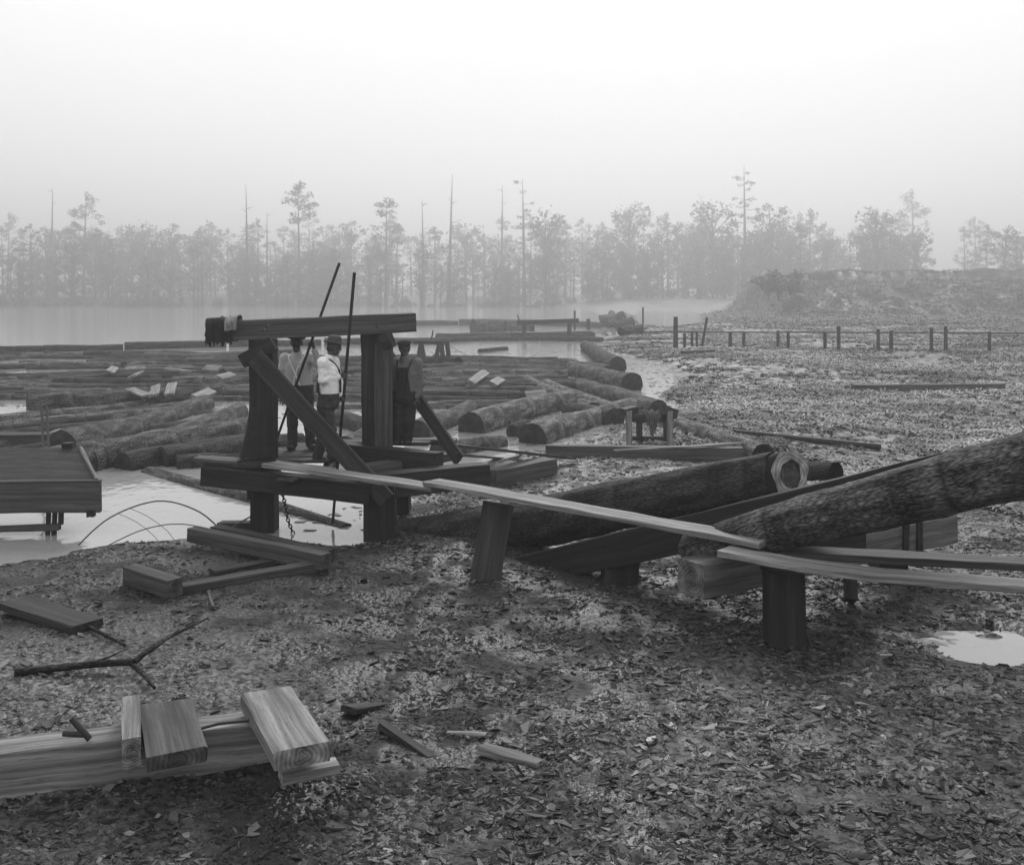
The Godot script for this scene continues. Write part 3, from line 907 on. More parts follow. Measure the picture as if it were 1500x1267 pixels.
	for i in 17:
		var l := part(ch, "chain_link", tor)
		var dir := (cb - ca).normalized()
		var sx := dir.cross(Vector3.BACK).normalized()
		var nrm := sx if i % 2 else sx.cross(dir)
		l.transform = Transform3D(Basis(nrm.cross(dir), nrm, dir * 1.35), ca.lerp(cb, (i + 0.5) / 17.0) + Vector3(sin(i * 0.5) * 0.012, 0, 0) - cb)

func drape(called: String, label: String, c: Vector3, along: Vector3, w: float, m: String, front: float, back: float, sd: int):
	O = c
	var st := surf(true)
	var nu := 16
	var prof := []
	var fr := -(0.292 * 0.5 + front)
	# over the beam: up the back, across the top, down the front
	for layer in 2:
		var grid := []
		for i in nu + 1:
			var u := float(i) / nu - 0.5
			var row := []
			for k in 25:
				var v := k / 24.0
				var n1 := nz2.get_noise_3d(u * 420.0, v * 300.0, sd * 70.0)
				var hang := front * (0.75 + 0.5 * nz.get_noise_2d(u * 700.0, sd * 31.0) + 0.4 * absf(sin(u * 19.0 + sd)))
				var p: Vector3
				var off := 0.02 + 0.025 * n1 + 0.012 * sin(u * 60.0 + v * 3.0) + (0.0 if layer == 0 else -0.012)
				if v < 0.35: p = Vector3(0, lerpf(-0.1 - back * 0.5, 0.0, v / 0.35), -0.155 - off)
				elif v < 0.6: p = Vector3(0, off + 0.015 + 0.03 * sin((v - 0.35) / 0.25 * PI), lerpf(-0.165, 0.165, (v - 0.35) / 0.25))
				else: p = Vector3(0, lerpf(0.0, -0.16 - hang, (v - 0.6) / 0.4), 0.16 + off + 0.01 * sin(u * 45.0))
				row.append(p + along.normalized() * u * w * (1.0 + 0.12 * nz.get_noise_2d(v * 300.0, sd * 9.0)))
			grid.append(row)
		for i in nu:
			for k in 24:
				tri(st, grid[i][k], grid[i + 1][k], grid[i + 1][k + 1]); tri(st, grid[i][k], grid[i + 1][k + 1], grid[i][k + 1])
	solo(called, label, "cloth", c, fin([[st, M[m]]]))

func plank(called: String, label: String, cat: String, path: Array, w: float, h: float, m: String, up := Vector3.UP, group := ""):
	var c: Vector3 = (path[0] + path[-1]) / 2
	c.y -= h / 2
	O = c
	return solo(called, label, cat, c, timber(path, w, h, m, up), group)

func biglog(label: String, path: Array, r0: float, r1: float, m: String, cut: String, n := 28, lump := 0.07) -> Node3D:
	var c: Vector3 = (path[0] + path[-1]) / 2
	var o := thing("log", label, "log", c)
	var l := log_mesh(path, r0, r1, m, cut, n, lump)
	part(o, "bark", l[0])
	part(o, "cut_end", l[1])
	return o

func walkway():
	plank("walkway_plank", "long narrow walkway plank leading off the front sill of the frame", "plank", line(Vector3(-3.45, 1.06, -14.55), Vector3(-0.93, 1.05, -12.88), 10), 0.30, 0.05, "timber_pale")
	plank("walkway_plank", "longest pale walkway plank, resting on the leaning post", "plank", line(Vector3(-1.02, 1.115, -12.95), Vector3(2.47, 1.10, -9.93), 14), 0.31, 0.055, "timber_pale")
	plank("walkway_plank", "sagging pale walkway plank running off to the right edge", "plank", curve([at(1062, 807, 9.95), at(1160, 825, 9.5), at(1260, 839, 9.17), at(1380, 849, 8.92), at(1475, 856, 8.75), at(1620, 870, 8.4)], 24), 0.30, 0.06, "timber_pale")
	plank("walkway_plank", "dull grey plank lying behind the sagging walkway plank", "plank", line(at(1112, 806, 10.25), at(1620, 833, 9.6), 10), 0.3, 0.07, "timber_mid")
	plank("leaning_post", "leaning dark timber post propping the longest walkway plank", "post", [at(729, 742, 12.45), at(706, 880, 11.95)], 0.36, 0.34, "timber_dark", Vector3.BACK)
	plank("square_post", "upright dark square post under the sagging walkway plank", "post", [at(1148, 838, 9.72), at(1150, 965, 9.6)], 0.33, 0.3, "timber_wet", Vector3.BACK)
	plank("shade_timber", "added dark timber standing in for the shade under the big sloping log behind the planks", "timber", [at(1105, 802, 10.35), at(1258, 778, 10.9)], 0.22, 0.42, "timber_wet")  # added dark timber that fills in for shadow below the log
	plank("short_pile", "short dark pile under the strapped pale cap timber", "post", [at(1302, 806, 12.1), at(1303, 900, 12.1)], 0.34, 0.34, "timber_wet", Vector3.BACK)
	plank("short_pile", "stubby pile beneath the dark skid timber", "post", [at(910, 800, 12.2), at(906, 872, 12.0)], 0.4, 0.4, "timber_wet", Vector3.BACK)
	plank("short_pile", "thin pile stub in the dark behind the square post", "post", [at(1245, 830, 11.2), at(1246, 880, 11.0)], 0.12, 0.12, "timber_wet", Vector3.BACK)
	# the log slip: skid, two big logs on the slope, the cap timber that carries it
	var u := Vector3(0.743, 0.36, 0.669)
	var s0 := Vector3(-0.13, -0.15, -13.2)
	plank("skid_timber", "long dark skid timber sloping up between the two big logs", "timber", line(s0 - u * 0.3, s0 + u * 8.6, 16), 0.26, 0.38, "timber_wet")
	biglog("big dark log lying half sunk in the mud, pale sawn end towards the right", line(Vector3(0.238 - 0.743 * 2.9, -0.40, -(13.61 + 0.669 * 2.9)), Vector3(0.238 + 0.743 * 3.61, 1.508, -(13.61 - 0.669 * 3.61)), 60), 0.36, 0.275, "bark_old", "cut_dark", 44)
	var tip := Vector3(0.238 + 0.743 * 3.75, 1.55, -(13.61 - 0.669 * 3.75))
	# its slanting pale butt: sapwood, a dark ring of rot, the heart
	var butt := get_child(get_child_count() - 1)
	O = butt.position
	var ua := u.normalized()
	var sx := ua.cross(Vector3.UP).normalized()
	var sy := sx.cross(ua)
	var nf := Vector3(0.36, 0.12, 0.93).normalized()
	var f1 := (sx - nf * sx.dot(nf)).normalized()
	var f2 := f1.cross(nf)
	var cs := surf(true)
	var fc := [surf(false), surf(false), surf(false)]
	var radii := [0.272, 0.155, 0.125, 0.0]
	for k in 28:
		var p := []
		for q in [k, k + 1]:
			var an: float = TAU * (q % 28) / 28.0
			p.append(tip - ua * 0.16 + (sx * cos(an) + sy * sin(an)) * 0.268 - O)
			for r in 3: p.append(tip + (f1 * cos(an) * 0.86 + f2 * sin(an)) * radii[r] * (1.0 + 0.06 * sin(an * 3.0 + r) + 0.05 * sin(an * 7.0 + r * 2.0)) + nf * ([0.0, 0.004, -0.012][r]) - O)
		tri(cs, p[0], p[4], p[5]); tri(cs, p[0], p[5], p[1])
		var uv := func(q: Vector3) -> Vector2: return Vector2(0.5 + (q + O - tip).dot(f1) * 1.8, 0.5 + (q + O - tip).dot(f2) * 1.8)
		for r in 2:
			tri(fc[r], p[1 + r], p[5 + r], p[6 + r], uv.call(p[1 + r]), uv.call(p[5 + r]), uv.call(p[6 + r])); tri(fc[r], p[1 + r], p[6 + r], p[2 + r], uv.call(p[1 + r]), uv.call(p[6 + r]), uv.call(p[2 + r]))
		tri(fc[2], p[3], p[7], tip - nf * 0.012 - O, uv.call(p[3]), uv.call(p[7]), Vector2(0.5, 0.5))
	var wafer := part(butt, "sawn_end", fin([[cs, M["bark_dark"]], [fc[0], M["cut_pale"]]]), null, "pale slanting sawn end")
	part(wafer, "rot_ring", fin([[fc[1], M["cut_dark"]]]))
	part(wafer, "heartwood", fin([[fc[2], M["cut_mid"]]]))
	var A := func(t: float, h: float) -> Vector3: return Vector3(-0.4645 + 0.743 * t, h, -(12.83 - 0.669 * t))
	var la := []
	for i in 66:
		var t := 3.15 + i * 0.094
		la.append(A.call(t, 0.80 + 0.404 * (t - 3.15) + 0.02 * sin(t * 1.7)))
	biglog("big barked log sloping up to the right edge above the walkway", la, 0.205, 0.32, "bark_worn", "cut_mid", 48, 0.07)
	var cap := thing("cap_timber", "pale cross timber under the big sloping log, wrapped with dark straps", "timber", at(1200, 830, 11))
	part(cap, "beam", timber([at(1012, 848, 10.0), at(1383, 770, 12.2)], 0.36, 0.33, "timber_grey"))
	for q in [0.76, 0.82]:
		var c: Vector3 = at(1012, 848, 10.0).lerp(at(1383, 770, 12.2), q)
		var dir: Vector3 = (at(1383, 770, 12.2) - at(1012, 848, 10.0)).normalized()
		part(cap, "strap", timber([c - dir * 0.05, c + dir * 0.05], 0.40, 0.375, "timber_wet"))
	var sp: Vector3 = at(1268, 800, 11.35)
	part(cap, "iron_spike", tube([sp, sp + Vector3(0.24, 0.08, -0.02)], 0.016, M["iron"]))
	biglog("dark stub of log lying just behind the pale sawn end", line(at(1183, 690, 15.5), at(1226, 690, 14.9), 4), 0.15, 0.13, "bark_dark", "cut_dark", 16)

func foreground():
	# stringer beam with blocks, lower left
	var b := thing("stringer_beam", "weathered pale stringer beam running off the lower left corner", "timber", at(200, 1100, 7.3))
	part(b, "beam", timber(line(at(-120, 1148, 6.85), at(452, 1079, 7.6), 14), 0.26, 0.38, "timber_pale"))
	var rod := [at(290, 1068, 7.1), at(320, 1060, 7.2), at(372, 1055, 7.25)]
	part(b, "iron_rod", tube(curve(rod, 8), 0.011, M["iron"]))
	plank("plank_end", "short dull plank laid across the stringer, left of the pale block", "plank", [at(243, 1038, 7.5), at(258, 1113, 6.7)], 0.38, 0.10, "timber_mid")
	plank("plank_end", "narrow plank on edge beside the dull plank", "plank", [at(190, 1040, 7.4), at(192, 1104, 6.8)], 0.12, 0.22, "timber_pale")
	plank("plank_end", "pale thick plank block lying across the stringer at lower left", "plank", [at(390, 1022, 7.6), at(443, 1108, 6.6)], 0.37, 0.115, "timber_pale")
	plank("board_end", "pale board end sticking out beneath the thick block", "board", [at(410, 1136, 6.75), at(494, 1120, 6.9)], 0.16, 0.06, "timber_fresh")
	for s in [[[104, 1052], [131, 1083], "iron spike sticking up out of the stringer beam"], [[92, 1074], [126, 1076], "iron spike lying flat against the stringer beam"]]:
		var a := at(s[0][0], s[0][1], 7.05)
		var e := at(s[1][0], s[1][1], 7.05)
		O = e
		solo("iron_spike", s[2], "spike", e, tube([a, e], 0.022, M["iron"], 6))
	# open square of timbers in the mud
	plank("mud_timber", "dark squared timber lying over the pond edge, pointing at the chain", "timber", [gnd(281, 782, 0.2), gnd(478, 822, 0.13)], 0.17, 0.18, "timber_mid")
	plank("mud_timber", "second squared timber beside the one pointing at the chain", "timber", [gnd(315, 780, 0.12), gnd(482, 818, 0.06)], 0.16, 0.2, "timber_dark")
	plank("mud_timber", "long flat timber sunk in the mud, front side of the square", "timber", [gnd(252, 867, 0.03), gnd(478, 828, 0.04)], 0.16, 0.14, "timber_mid")
	plank("mud_timber", "short pale-topped timber at the left side of the square", "timber", [gnd(190, 840, 0.10), gnd(256, 862, 0.10)], 0.2, 0.2, "timber_mid")
	plank("mud_timber", "thin board inside the square of timbers", "board", [gnd(310, 838, 0.03), gnd(400, 822, 0.03)], 0.18, 0.05, "timber_dark")
	# hoops of bent wire by the water
	var w := 0
	for h in [[[[92, 822], [150, 765], [205, 739], [245, 734], [292, 750], [325, 778]], 0.011, "thick bent wire arching over the pond edge, outermost hoop"],
		[[[150, 803], [200, 779], [245, 768], [285, 770], [318, 784]], 0.008, "low bent wire arch inside the outermost hoop"],
		[[[172, 752], [200, 765], [225, 785], [236, 800]], 0.004, "thin wire hanging under the thick hoop, left strand"],
		[[[188, 744], [215, 756], [245, 778], [258, 798]], 0.004, "thin wire hanging under the thick hoop, right strand"],
		[[[322, 790], [340, 772], [368, 756]], 0.012, "dark rod leaning on the foot of the left post"]]:
		var pth := []
		var i := 0.0
		for q in h[0]:
			pth.append(at(q[0], q[1], 14.15 + 0.12 * i + (0.6 if h[1] == 0.012 else 0.0)))
			i += 1.0
		O = pth[0]
		solo("bent_wire", h[2], "wire", O, tube(curve(pth, 24), h[1], M["wire"], 5))
	# dead branch and sticks
	var br := thing("dead_branch", "forked dark dead branch lying on the pale mud", "branch", gnd(200, 975))
	part(br, "stem", tube(curve([gnd(20, 985, 0.03), gnd(90, 978, 0.05), gnd(150, 972, 0.07), gnd(196, 970, 0.10)], 12), 0.035, M["bark_dark"], 7, 0.03))
	part(br, "fork", tube(curve([gnd(196, 970, 0.10), gnd(222, 948, 0.12), gnd(250, 932, 0.12), gnd(305, 905, 0.08)], 12), 0.028, M["bark_dark"], 6, 0.008))
	part(br, "fork", tube(curve([gnd(200, 966, 0.1), gnd(232, 945, 0.16), gnd(262, 922, 0.2)], 8), 0.018, M["bark_dark"], 6, 0.006))
	part(br, "fork", tube(curve([gnd(190, 970, 0.08), gnd(210, 988, 0.06), gnd(226, 1008, 0.03)], 8), 0.03, M["bark_dark"], 6, 0.015))
	part(br, "twig", tube(curve([gnd(120, 976, 0.05), gnd(160, 962, 0.12), gnd(185, 950, 0.1)], 6), 0.014, M["bark_dark"], 5, 0.005))
	plank("old_plank", "broad grey plank on the mud at the left edge", "plank", [gnd(20, 882, 0.08), gnd(128, 918, 0.05)], 0.34, 0.08, "timber_dark")
	plank("old_plank", "narrow pale-edged plank by the broad one at the left edge", "plank", [gnd(10, 890, 0.04), gnd(82, 912, 0.03)], 0.12, 0.06, "timber_pale")
	O = gnd(140, 925)
	solo("stick", "straight dark stick pointing down the mud from the grey plank", "stick", O, tube([gnd(100, 903, 0.06), gnd(182, 945, 0.03)], 0.022, M["bark_dark"], 6, 0.015))
	# slabs of bark and split wood in the chips
	plank("split_slab", "split slab with dark side among the chips, bottom middle", "slab", [gnd(706, 1097, 0.04), gnd(792, 1121, 0.01)], 0.12, 0.06, "timber_pale")
	plank("split_slab", "weathered slab leaning out of the chips left of the split slab", "slab", [gnd(560, 1062, 0.04), gnd(632, 1112, -0.02)], 0.09, 0.05, "timber_dark")
	plank("split_slab", "broken bark slab with a lifted corner, bottom left of middle", "slab", [gnd(510, 1040, 0.05), gnd(552, 1031, -0.01)], 0.16, 0.04, "timber_dark")
	plank("split_slab", "thin sliver of pale wood above the split slab", "slab", [gnd(655, 1072, 0.02), gnd(712, 1075, 0.03)], 0.03, 0.02, "timber_pale")
	plank("split_slab", "narrow shard standing in the mud below the square of timbers", "slab", [gnd(305, 865, 0.03), gnd(312, 890, 0.03)], 0.03, 0.03, "timber_mid")

func bank():
	plank("long_board", "long thin board from the platform across the mud, its tip pale", "board", [at(596, 645, 16.4), gnd(838, 671, 0.10)], 0.2, 0.05, "timber_dark")
	plank("long_board", "second thin board beside the long one behind the platform", "board", [at(618, 662, 16.0), gnd(760, 674, 0.16)], 0.16, 0.045, "timber_mid")
	plank("long_board", "white fresh board lying by the platform corner", "board", [gnd(688, 684, 0.34), gnd(752, 668, 0.30)], 0.3, 0.05, "timber_fresh")
	plank("block_timber", "grey squared timber block right of the platform corner", "timber", [gnd(716, 700, 0.14), gnd(805, 681, 0.14)], 0.4, 0.28, "timber_mid")
	plank("boundary_timber", "long dark timber lying in front of the rope winch", "timber", [gnd(800, 660, 0.14), gnd(1088, 664, 0.14)], 0.24, 0.24, "timber_mid")
	plank("lath", "thin lath laid slanting on the long timber before the winch", "lath", [gnd(900, 660, 0.29), gnd(1102, 648, 0.25)], 0.1, 0.03, "timber_pale")
	O = gnd(1080, 632)
	solo("lying_pole", "dark pole lying on the bark right of the winch", "pole", O, tube(line(gnd(1078, 632, 0.08), gnd(1290, 655, 0.07), 8), 0.05, M["pole"], 8, 0.07))
	plank("old_timber", "low grey timber lying in the marsh at the right", "timber", [gnd(1250, 568, 0.1), gnd(1470, 566, 0.1)], 0.3, 0.2, "timber_mid")
	plank("old_timber", "sunken board at the edge of the marsh above the pole", "timber", [gnd(1030, 600, 0.06), gnd(1180, 606, 0.04)], 0.25, 0.1, "timber_dark")
	biglog("pale stripped log behind the winch, sloping down to the right", line(gnd(975, 616, 0.12), gnd(1118, 668, 0.10), 8), 0.2, 0.24, "bark_pale", "cut_mid", 18)
	# hand winch with its bundle of rope
	var c := gnd(952, 656)
	var w := thing("rope_winch", "wooden hand winch with a shaggy bundle of rope on its drum", "winch", c)
	var d := -c.z
	for q in [[921, d], [981, d], [936, d + 0.7], [975, d + 0.7]]:
		part(w, "post", timber([at(q[0], 602, q[1]), at(q[0] + 1, 655 - (q[1] - d) * 9, q[1])], 0.12, 0.14, "timber_pale" if q[1] == d else "timber_dark", Vector3.BACK))
	part(w, "sill", timber([at(912, 657, d), at(988, 657, d)], 0.16, 0.12, "timber_mid"))
	part(w, "sill", timber([at(925, 642, d + 0.7), at(985, 642, d + 0.7)], 0.14, 0.1, "timber_dark"))
	part(w, "drum", tube(line(at(918, 612, d + 0.2), at(986, 611, d + 0.2), 4), 0.10, M["timber_dark"], 12))
	part(w, "head_block", timber([at(912, 604, d), at(930, 600, d + 0.3)], 0.2, 0.16, "timber_dark"))
	part(w, "head_block", timber([at(972, 600, d), at(988, 607, d + 0.2)], 0.2, 0.2, "timber_dark"))
	for i in 46:
		var x := 940 + rng.randf() * 32
		var tp := at(x, 603 + rng.randf() * 6, d + 0.2 - 0.14 + rng.randf() * 0.1)
		var ln := rng.randf_range(0.12, 0.5) * (1.2 - absf(x - 956) / 22.0)
		part(w, "rope_strand", tube(curve([tp + Vector3(0, 0.06 * rng.randf(), -0.1), tp + Vector3(0, 0.03, 0), tp + Vector3(rng.randf_range(-0.04, 0.04) + (956 - x) * 0.004, -ln * 0.5, 0.03), tp + Vector3((956 - x) * 0.008, -ln, 0.02)], 6), 0.011, M["rope"], 4))
	# far fence: posts and rail
	var f := thing("pile_fence", "long low fence of dark piles with a top rail along the marsh", "fence", gnd(1200, 512))
	for q in [[990, 464, 514, 0.2], [1003, 488, 513, 0.13], [1014, 487, 512, 0.13], [1021, 487, 512, 0.11], [1028, 465, 511, 0.12], [1070, 486, 512, 0.16], [1090, 486, 511, 0.15], [1140, 484, 514, 0.14], [1155, 486, 514, 0.14], [1209, 486, 516, 0.15], [1229, 478, 518, 0.16],
		[1287, 482, 517, 0.15], [1306, 484, 517, 0.17], [1365, 480, 519, 0.15], [1386, 478, 519, 0.16], [1450, 486, 520, 0.15], [1520, 484, 521, 0.15], [1541, 484, 521, 0.15]]:
		var p := gnd(q[0], q[2], -0.15)
		var pd := -p.z
		part(f, "post", tube([p, at(q[0] + (8 if q[0] == 1028 else 0), q[1], pd)], q[3] * 0.68, M["timber_dark"], 8, q[3] * 0.6))
	var rl := gnd(1000, 513)
	part(f, "rail", timber(line(at(905, 486, -rl.z), at(1600, 488, -rl.z - 0.5), 12), 0.05, 0.06, "timber_dark"))
	O = gnd(1016, 516)
	solo("fence_plank", "dark plank at the foot of the cluster of fence piles", "plank", O, timber([gnd(1000, 517, 0.1), gnd(1045, 515, 0.1)], 0.3, 0.2, "timber_dark"))
	O = at(942, 486, 70)
	solo("stake", "thin stake standing in the strip of water left of the fence", "stake", O, tube([at(942, 450, 70), at(942, 492, 70)], 0.07, M["wire"], 6))

# ---------------------------------------------------------------- logs afloat
var LP := []
func log_protos():
	for i in 7:
		O = Vector3.ZERO
		var L: float = [6.5, 8.0, 9.5, 5.5, 7.2, 10.5, 4.5][i]
		var r: float = [0.25, 0.28, 0.24, 0.3, 0.22, 0.27, 0.26][i]
		var pth := []
		var bend := rng.randf_range(-0.1, 0.1)
		for k in 13: pth.append(Vector3(0.02 * sin(k * 0.7 + i), bend * sin(PI * k / 12.0), -L * (k / 12.0 - 0.5)))
		var st := surf(true)
		var cp := surf(false)
		var s := rng.randf() * 50.0
		sweep(st, cp, pth, 14, func(q, k):
			var a: float = TAU * k / 14.0
			var rr := lerpf(r * 1.08, r * 0.86, q / 12.0) * (1.0 + 0.13 * nz.get_noise_3d(cos(a) * 60.0, sin(a) * 60.0, s + q * 9.0))
			return Vector2(cos(a), sin(a)) * rr)
		st.generate_normals(); cp.generate_normals()
		var tones := []
		for m in [["bark_wet", "cut_dark"], ["bark_mid", "cut_dark"], ["bark_pale", "cut_dark"]]:
			var me := ArrayMesh.new()
			st.commit(me); cp.commit(me)
			me.surface_set_material(0, M[m[0]]); me.surface_set_material(1, M[m[1]])
			tones.append(me)
		LP.append([tones, L, r])

func float_log(a: Vector3, b: Vector3, tone: int, label: String, group := "", sink := 0.35, fat := 1.0):
	var ln := a.distance_to(b)
	var best := 0
	for i in LP.size():
		if absf(LP[i][1] - ln) < absf(LP[best][1] - ln): best = i
	var o := solo("floating_log", label, "log", (a + b) / 2 + Vector3(0, LP[best][2] * fat * (1.0 - sink * 2.0), 0), LP[best][0][tone], group)
	var z := (a - b).normalized()
	var x := Vector3.UP.cross(z).normalized()
	var y := z.cross(x)
	var roll := rng.randf() * TAU
	o.basis = Basis(x * fat, y * fat, z * (ln / LP[best][1])) * Basis(Vector3(0, 0, 1), roll)

func raft():
	log_protos()
	# logs one can point to
	var L := [
		[[236, 682], [440, 655], 0, "log with dark round end nearest the camera, left of the sill", 0.3, 1.0], [[258, 685], [400, 676], 0, "low log close behind the one with the dark round end", 0.42, 0.8],
		[[90, 662], [301, 597], 1, "grey log ending in open water left of the left post, upper of two", 0.35, 1.15], [[120, 690], [350, 609], 1, "grey log ending by the left post, lower of two", 0.35, 1.1],
		[[60, 700], [360, 640], 1, "thick log lying behind the plank bin at the left", 0.3, 1.2], [[180, 688], [375, 652], 0, "dark log between the plank bin and the sill", 0.38, 1.0],
		[[40, 600], [322, 583], 1, "long log along the far side of the open water at left", 0.35, 1.1],
		[[690, 634], [842, 592], 2, "thickest pale log right of the man in overalls, round end towards the platform", 0.28, 1.35], [[780, 650], [925, 604], 2, "pale mossy log just left of the winch", 0.34, 1.35],
		[[640, 668], [735, 652], 1, "stub of log by the platform boards", 0.4, 0.9], [[610, 642], [690, 606], 1, "log slanting away behind the right brace", 0.3, 1.15],
		[[904, 545], [858, 512], 0, "upper dark-ended log pointing into the channel", 0.2, 1.35], [[892, 556], [830, 540], 0, "short dark-ended log between the two pointing into the channel", 0.3, 1.2],
		[[926, 572], [838, 548], 1, "lower dark-ended log pointing into the channel", 0.22, 1.5], [[965, 606], [850, 568], 1, "log running behind the winch into the channel", 0.35, 1.3],
		[[912, 612], [800, 566], 2, "pale log across the raft above the winch", 0.35, 1.0], [[870, 604], [770, 558], 2, "bare log parallel to the one above the winch", 0.38, 0.9],
		[[900, 622], [835, 607], 0, "dark log tucked under the pale mossy log", 0.3, 1.1], [[505, 668], [562, 640], 1, "log end seen between the upright pole and the right post", 0.3, 1.1],
		[[560, 640], [470, 612], 0, "log behind the men slanting across the open water", 0.35, 1.0], [[770, 634], [752, 640], 0, "small dark log tip between two pale logs", 0.2, 0.8]]
	for l in L: float_log(on(l[0][0], l[0][1]), on(l[1][0], l[1][1]), l[2], l[3], "", l[4], l[5])
	float_log(on(218, 690), on(508, 771), 1, "waterlogged pole barely awash across the open water below the sill", "", 0.78, 0.75)
	# the rafts: [x range, y range, bearing of the logs in degrees, spread, number, tone weights]
	var zones := [
		[[-160, 560], [520, 556], 8, 46, 112, "log in the loose jumble of the far raft left of the frame"], [[-160, 640], [560, 588], 1, 6, 54, "log in the close-packed rows behind the men"],
		[[590, 820], [560, 600], 4, 12, 26, "log in the rows right of the man in overalls"], [[600, 860], [538, 572], 18, 36, 30, "log in the tangle of the raft right of the frame"],
		[[-150, 260], [604, 660], -24, 7, 10, "log in the near raft at the left edge"], [[700, 880], [525, 552], 5, 30, 18, "log in the far corner of the raft near the channel"]]
	for z in zones:
		for i in z[4]:
			var c := on(rng.randf_range(z[0][0], z[0][1]), F * EYE / lerpf(F * EYE / (z[1][0] - HY), F * EYE / (z[1][1] - HY), rng.randf()) + HY)
			if out_of(shore[0], Vector2(c.x, -c.z)) > -0.6: continue
			if z[4] == 112 and nz.get_noise_2d(c.x * 12.0, c.z * 12.0) > 0.06: continue
			var a: float = deg_to_rad(z[2] + rng.randfn() * z[3] * 0.6)
			if z[4] == 10: a = deg_to_rad(52 + rng.randfn() * 5.0)
			var dir := Vector3(cos(a), rng.randf_range(-0.01, 0.01), -sin(a))
			var ln := rng.randf_range(1.6, 4.4)
			if out_of(shore[0], Vector2(c.x - dir.x * ln, -(c.z - dir.z * ln))) > -0.2 or out_of(shore[0], Vector2(c.x + dir.x * ln, -(c.z + dir.z * ln))) > -0.2: continue
			if CX + (c.x + absf(dir.x) * ln) * F / -c.z > 885.0: continue
			if z[4] == 10 and (c - dir * ln).x > -4.9: continue
			float_log(c - dir * ln, c + dir * ln, [0, 0, 0, 1, 1, 2][rng.randi() % 6], z[5], z[5].replace("log in", "logs in"), rng.randf_range(0.42, 0.7), rng.randf_range(0.5, 0.95))
	# slabs and split pieces standing pale in the jumble
	for q in [[190, 570, 215, 580], [228, 565, 224, 580], [247, 578, 252, 562], [285, 582, 310, 572], [205, 545, 192, 552], [245, 540, 275, 544], [320, 553, 340, 548], [168, 538, 160, 545], [690, 560, 712, 545], [735, 555, 722, 562], [300, 538, 322, 540], [770, 578, 800, 575]]:
		plank("split_slab", "pale split slab lying on the floating raft", "slab", [on(q[0], q[1], 0.35), on(q[2], q[3], 0.4)], 0.3, 0.07, "timber_pale", Vector3(rng.randf_range(-0.6, 0.6), 1, 0.5), "pale slabs on the raft")
	# boom logs
	var chain := [[-60, 516, 60, 515], [62, 515, 180, 512.5], [182, 512, 330, 508], [335, 508, 470, 506], [475, 505, 606, 503]]
	for q in chain: float_log(on(q[0], q[1]), on(q[2], q[3]), 0, "boom log in the long line across the pond left of the jetty", "boom logs left of the jetty", 0.3, 0.95)
	for q in [[606, 503, 700, 499], [702, 499, 790, 499], [640, 497, 745, 494], [748, 495, 860, 494], [792, 499, 884, 500]]: float_log(on(q[0], q[1]), on(q[2], q[3]), 0, "boom log moored at the far jetty", "boom logs at the jetty", 0.3, 0.9)
	for q in [[596, 477, 670, 476], [672, 476, 760, 475.5], [762, 476, 840, 478], [842, 478, 906, 482]]: float_log(on(q[0], q[1]), on(q[2], q[3]), 0, "boom log in the farthest thin line across the pond", "farthest boom logs", 0.25, 1.2)
	float_log(on(693, 486), on(776, 484), 1, "thick floating log just left of the far jetty", "", 0.15, 1.9)
	float_log(on(703, 516), on(742, 512), 0, "thin log adrift before the far jetty", "", 0.4, 0.6)
	float_log(on(768, 450), on(792, 450), 0, "small dark log adrift far out beyond the jetty", "", 0.3, 1.0)
	# far jetty
	var jd := 70.0
	var j := thing("jetty", "low far jetty of piles carrying a raised dark timber", "jetty", at(810, 497, jd))
	for q in [[740, 470, 76], [768, 474, 70], [780, 476, 74], [834, 470, 70], [842, 455, 74], [862, 467, 76]]:
		part(j, "pile", tube([at(q[0], q[1], q[2]), Vector3(at(q[0], 0, q[2]).x, -0.6, -q[2])], 0.15 if q[0] != 842 else 0.07, M["timber_dark"], 8))
	part(j, "raised_timber", timber(line(at(757, 472.5, jd), at(848, 469.5, jd), 6), 0.4, 0.3, "timber_wet"))
	part(j, "deck", timber(line(at(740, 489, 73), at(868, 486, 73), 6), 1.2, 0.2, "timber_mid"))
	part(j, "deck", timber(line(at(765, 496, 69), at(850, 495, 69), 6), 0.8, 0.2, "timber_dark"))
	part(j, "side_boards", timber(line(at(832, 493, 71), at(872, 492, 71), 6), 0.2, 0.5, "timber_dark"))
	part(j, "stay_rod", tube([at(761, 472, jd), at(758, 461, jd)], 0.05, M["iron"], 5))
	# heap of driftwood at the mouth of the channel
	for i in 30:
		var t := rng.randf()
		var p := on(lerpf(893, 930, t) + rng.randf_range(-6, 6), lerpf(466, 488, t), rng.randf_range(0.0, 0.8))
		var dr := Vector3(rng.randf_range(-1, 1), rng.randf_range(-0.25, 0.25), rng.randf_range(-1, 0.3)).normalized() * rng.randf_range(0.5, 1.1)
		float_log(p - dr, p + dr, [0, 1][i % 2], "stranded log in the heap at the mouth of the channel", "stranded logs at the channel mouth", 0.3, rng.randf_range(0.8, 1.3))
	# trestle on its float
	var td := 46.0
	var t := thing("trestle_float", "small timber trestle riding on a floating log behind the man in overalls", "trestle", on(640, 534))
	var tl := log_mesh(line(on(606, 532) + Vector3(0, 0.12, 0), on(671, 537) + Vector3(0, 0.12, 0.0), 6), 0.26, 0.3, "bark_dark", "cut_dark", 14)
	part(t, "float_log", tl[0]); part(t, "cut_end", tl[1])
	part(t, "cap", timber([at(606, 501, td), at(658, 502, td)], 0.3, 0.18, "timber_dark"))
	for q in [[617, 503, 612, 526], [617, 503, 622, 527], [644, 503, 637, 528], [646, 503, 650, 530], [655, 503, 658, 531]]:
		part(t, "leg", timber([at(q[0], q[1], td), at(q[2], q[3] + 2, td - 0.1)], 0.2, 0.2, "timber_dark", Vector3.BACK))
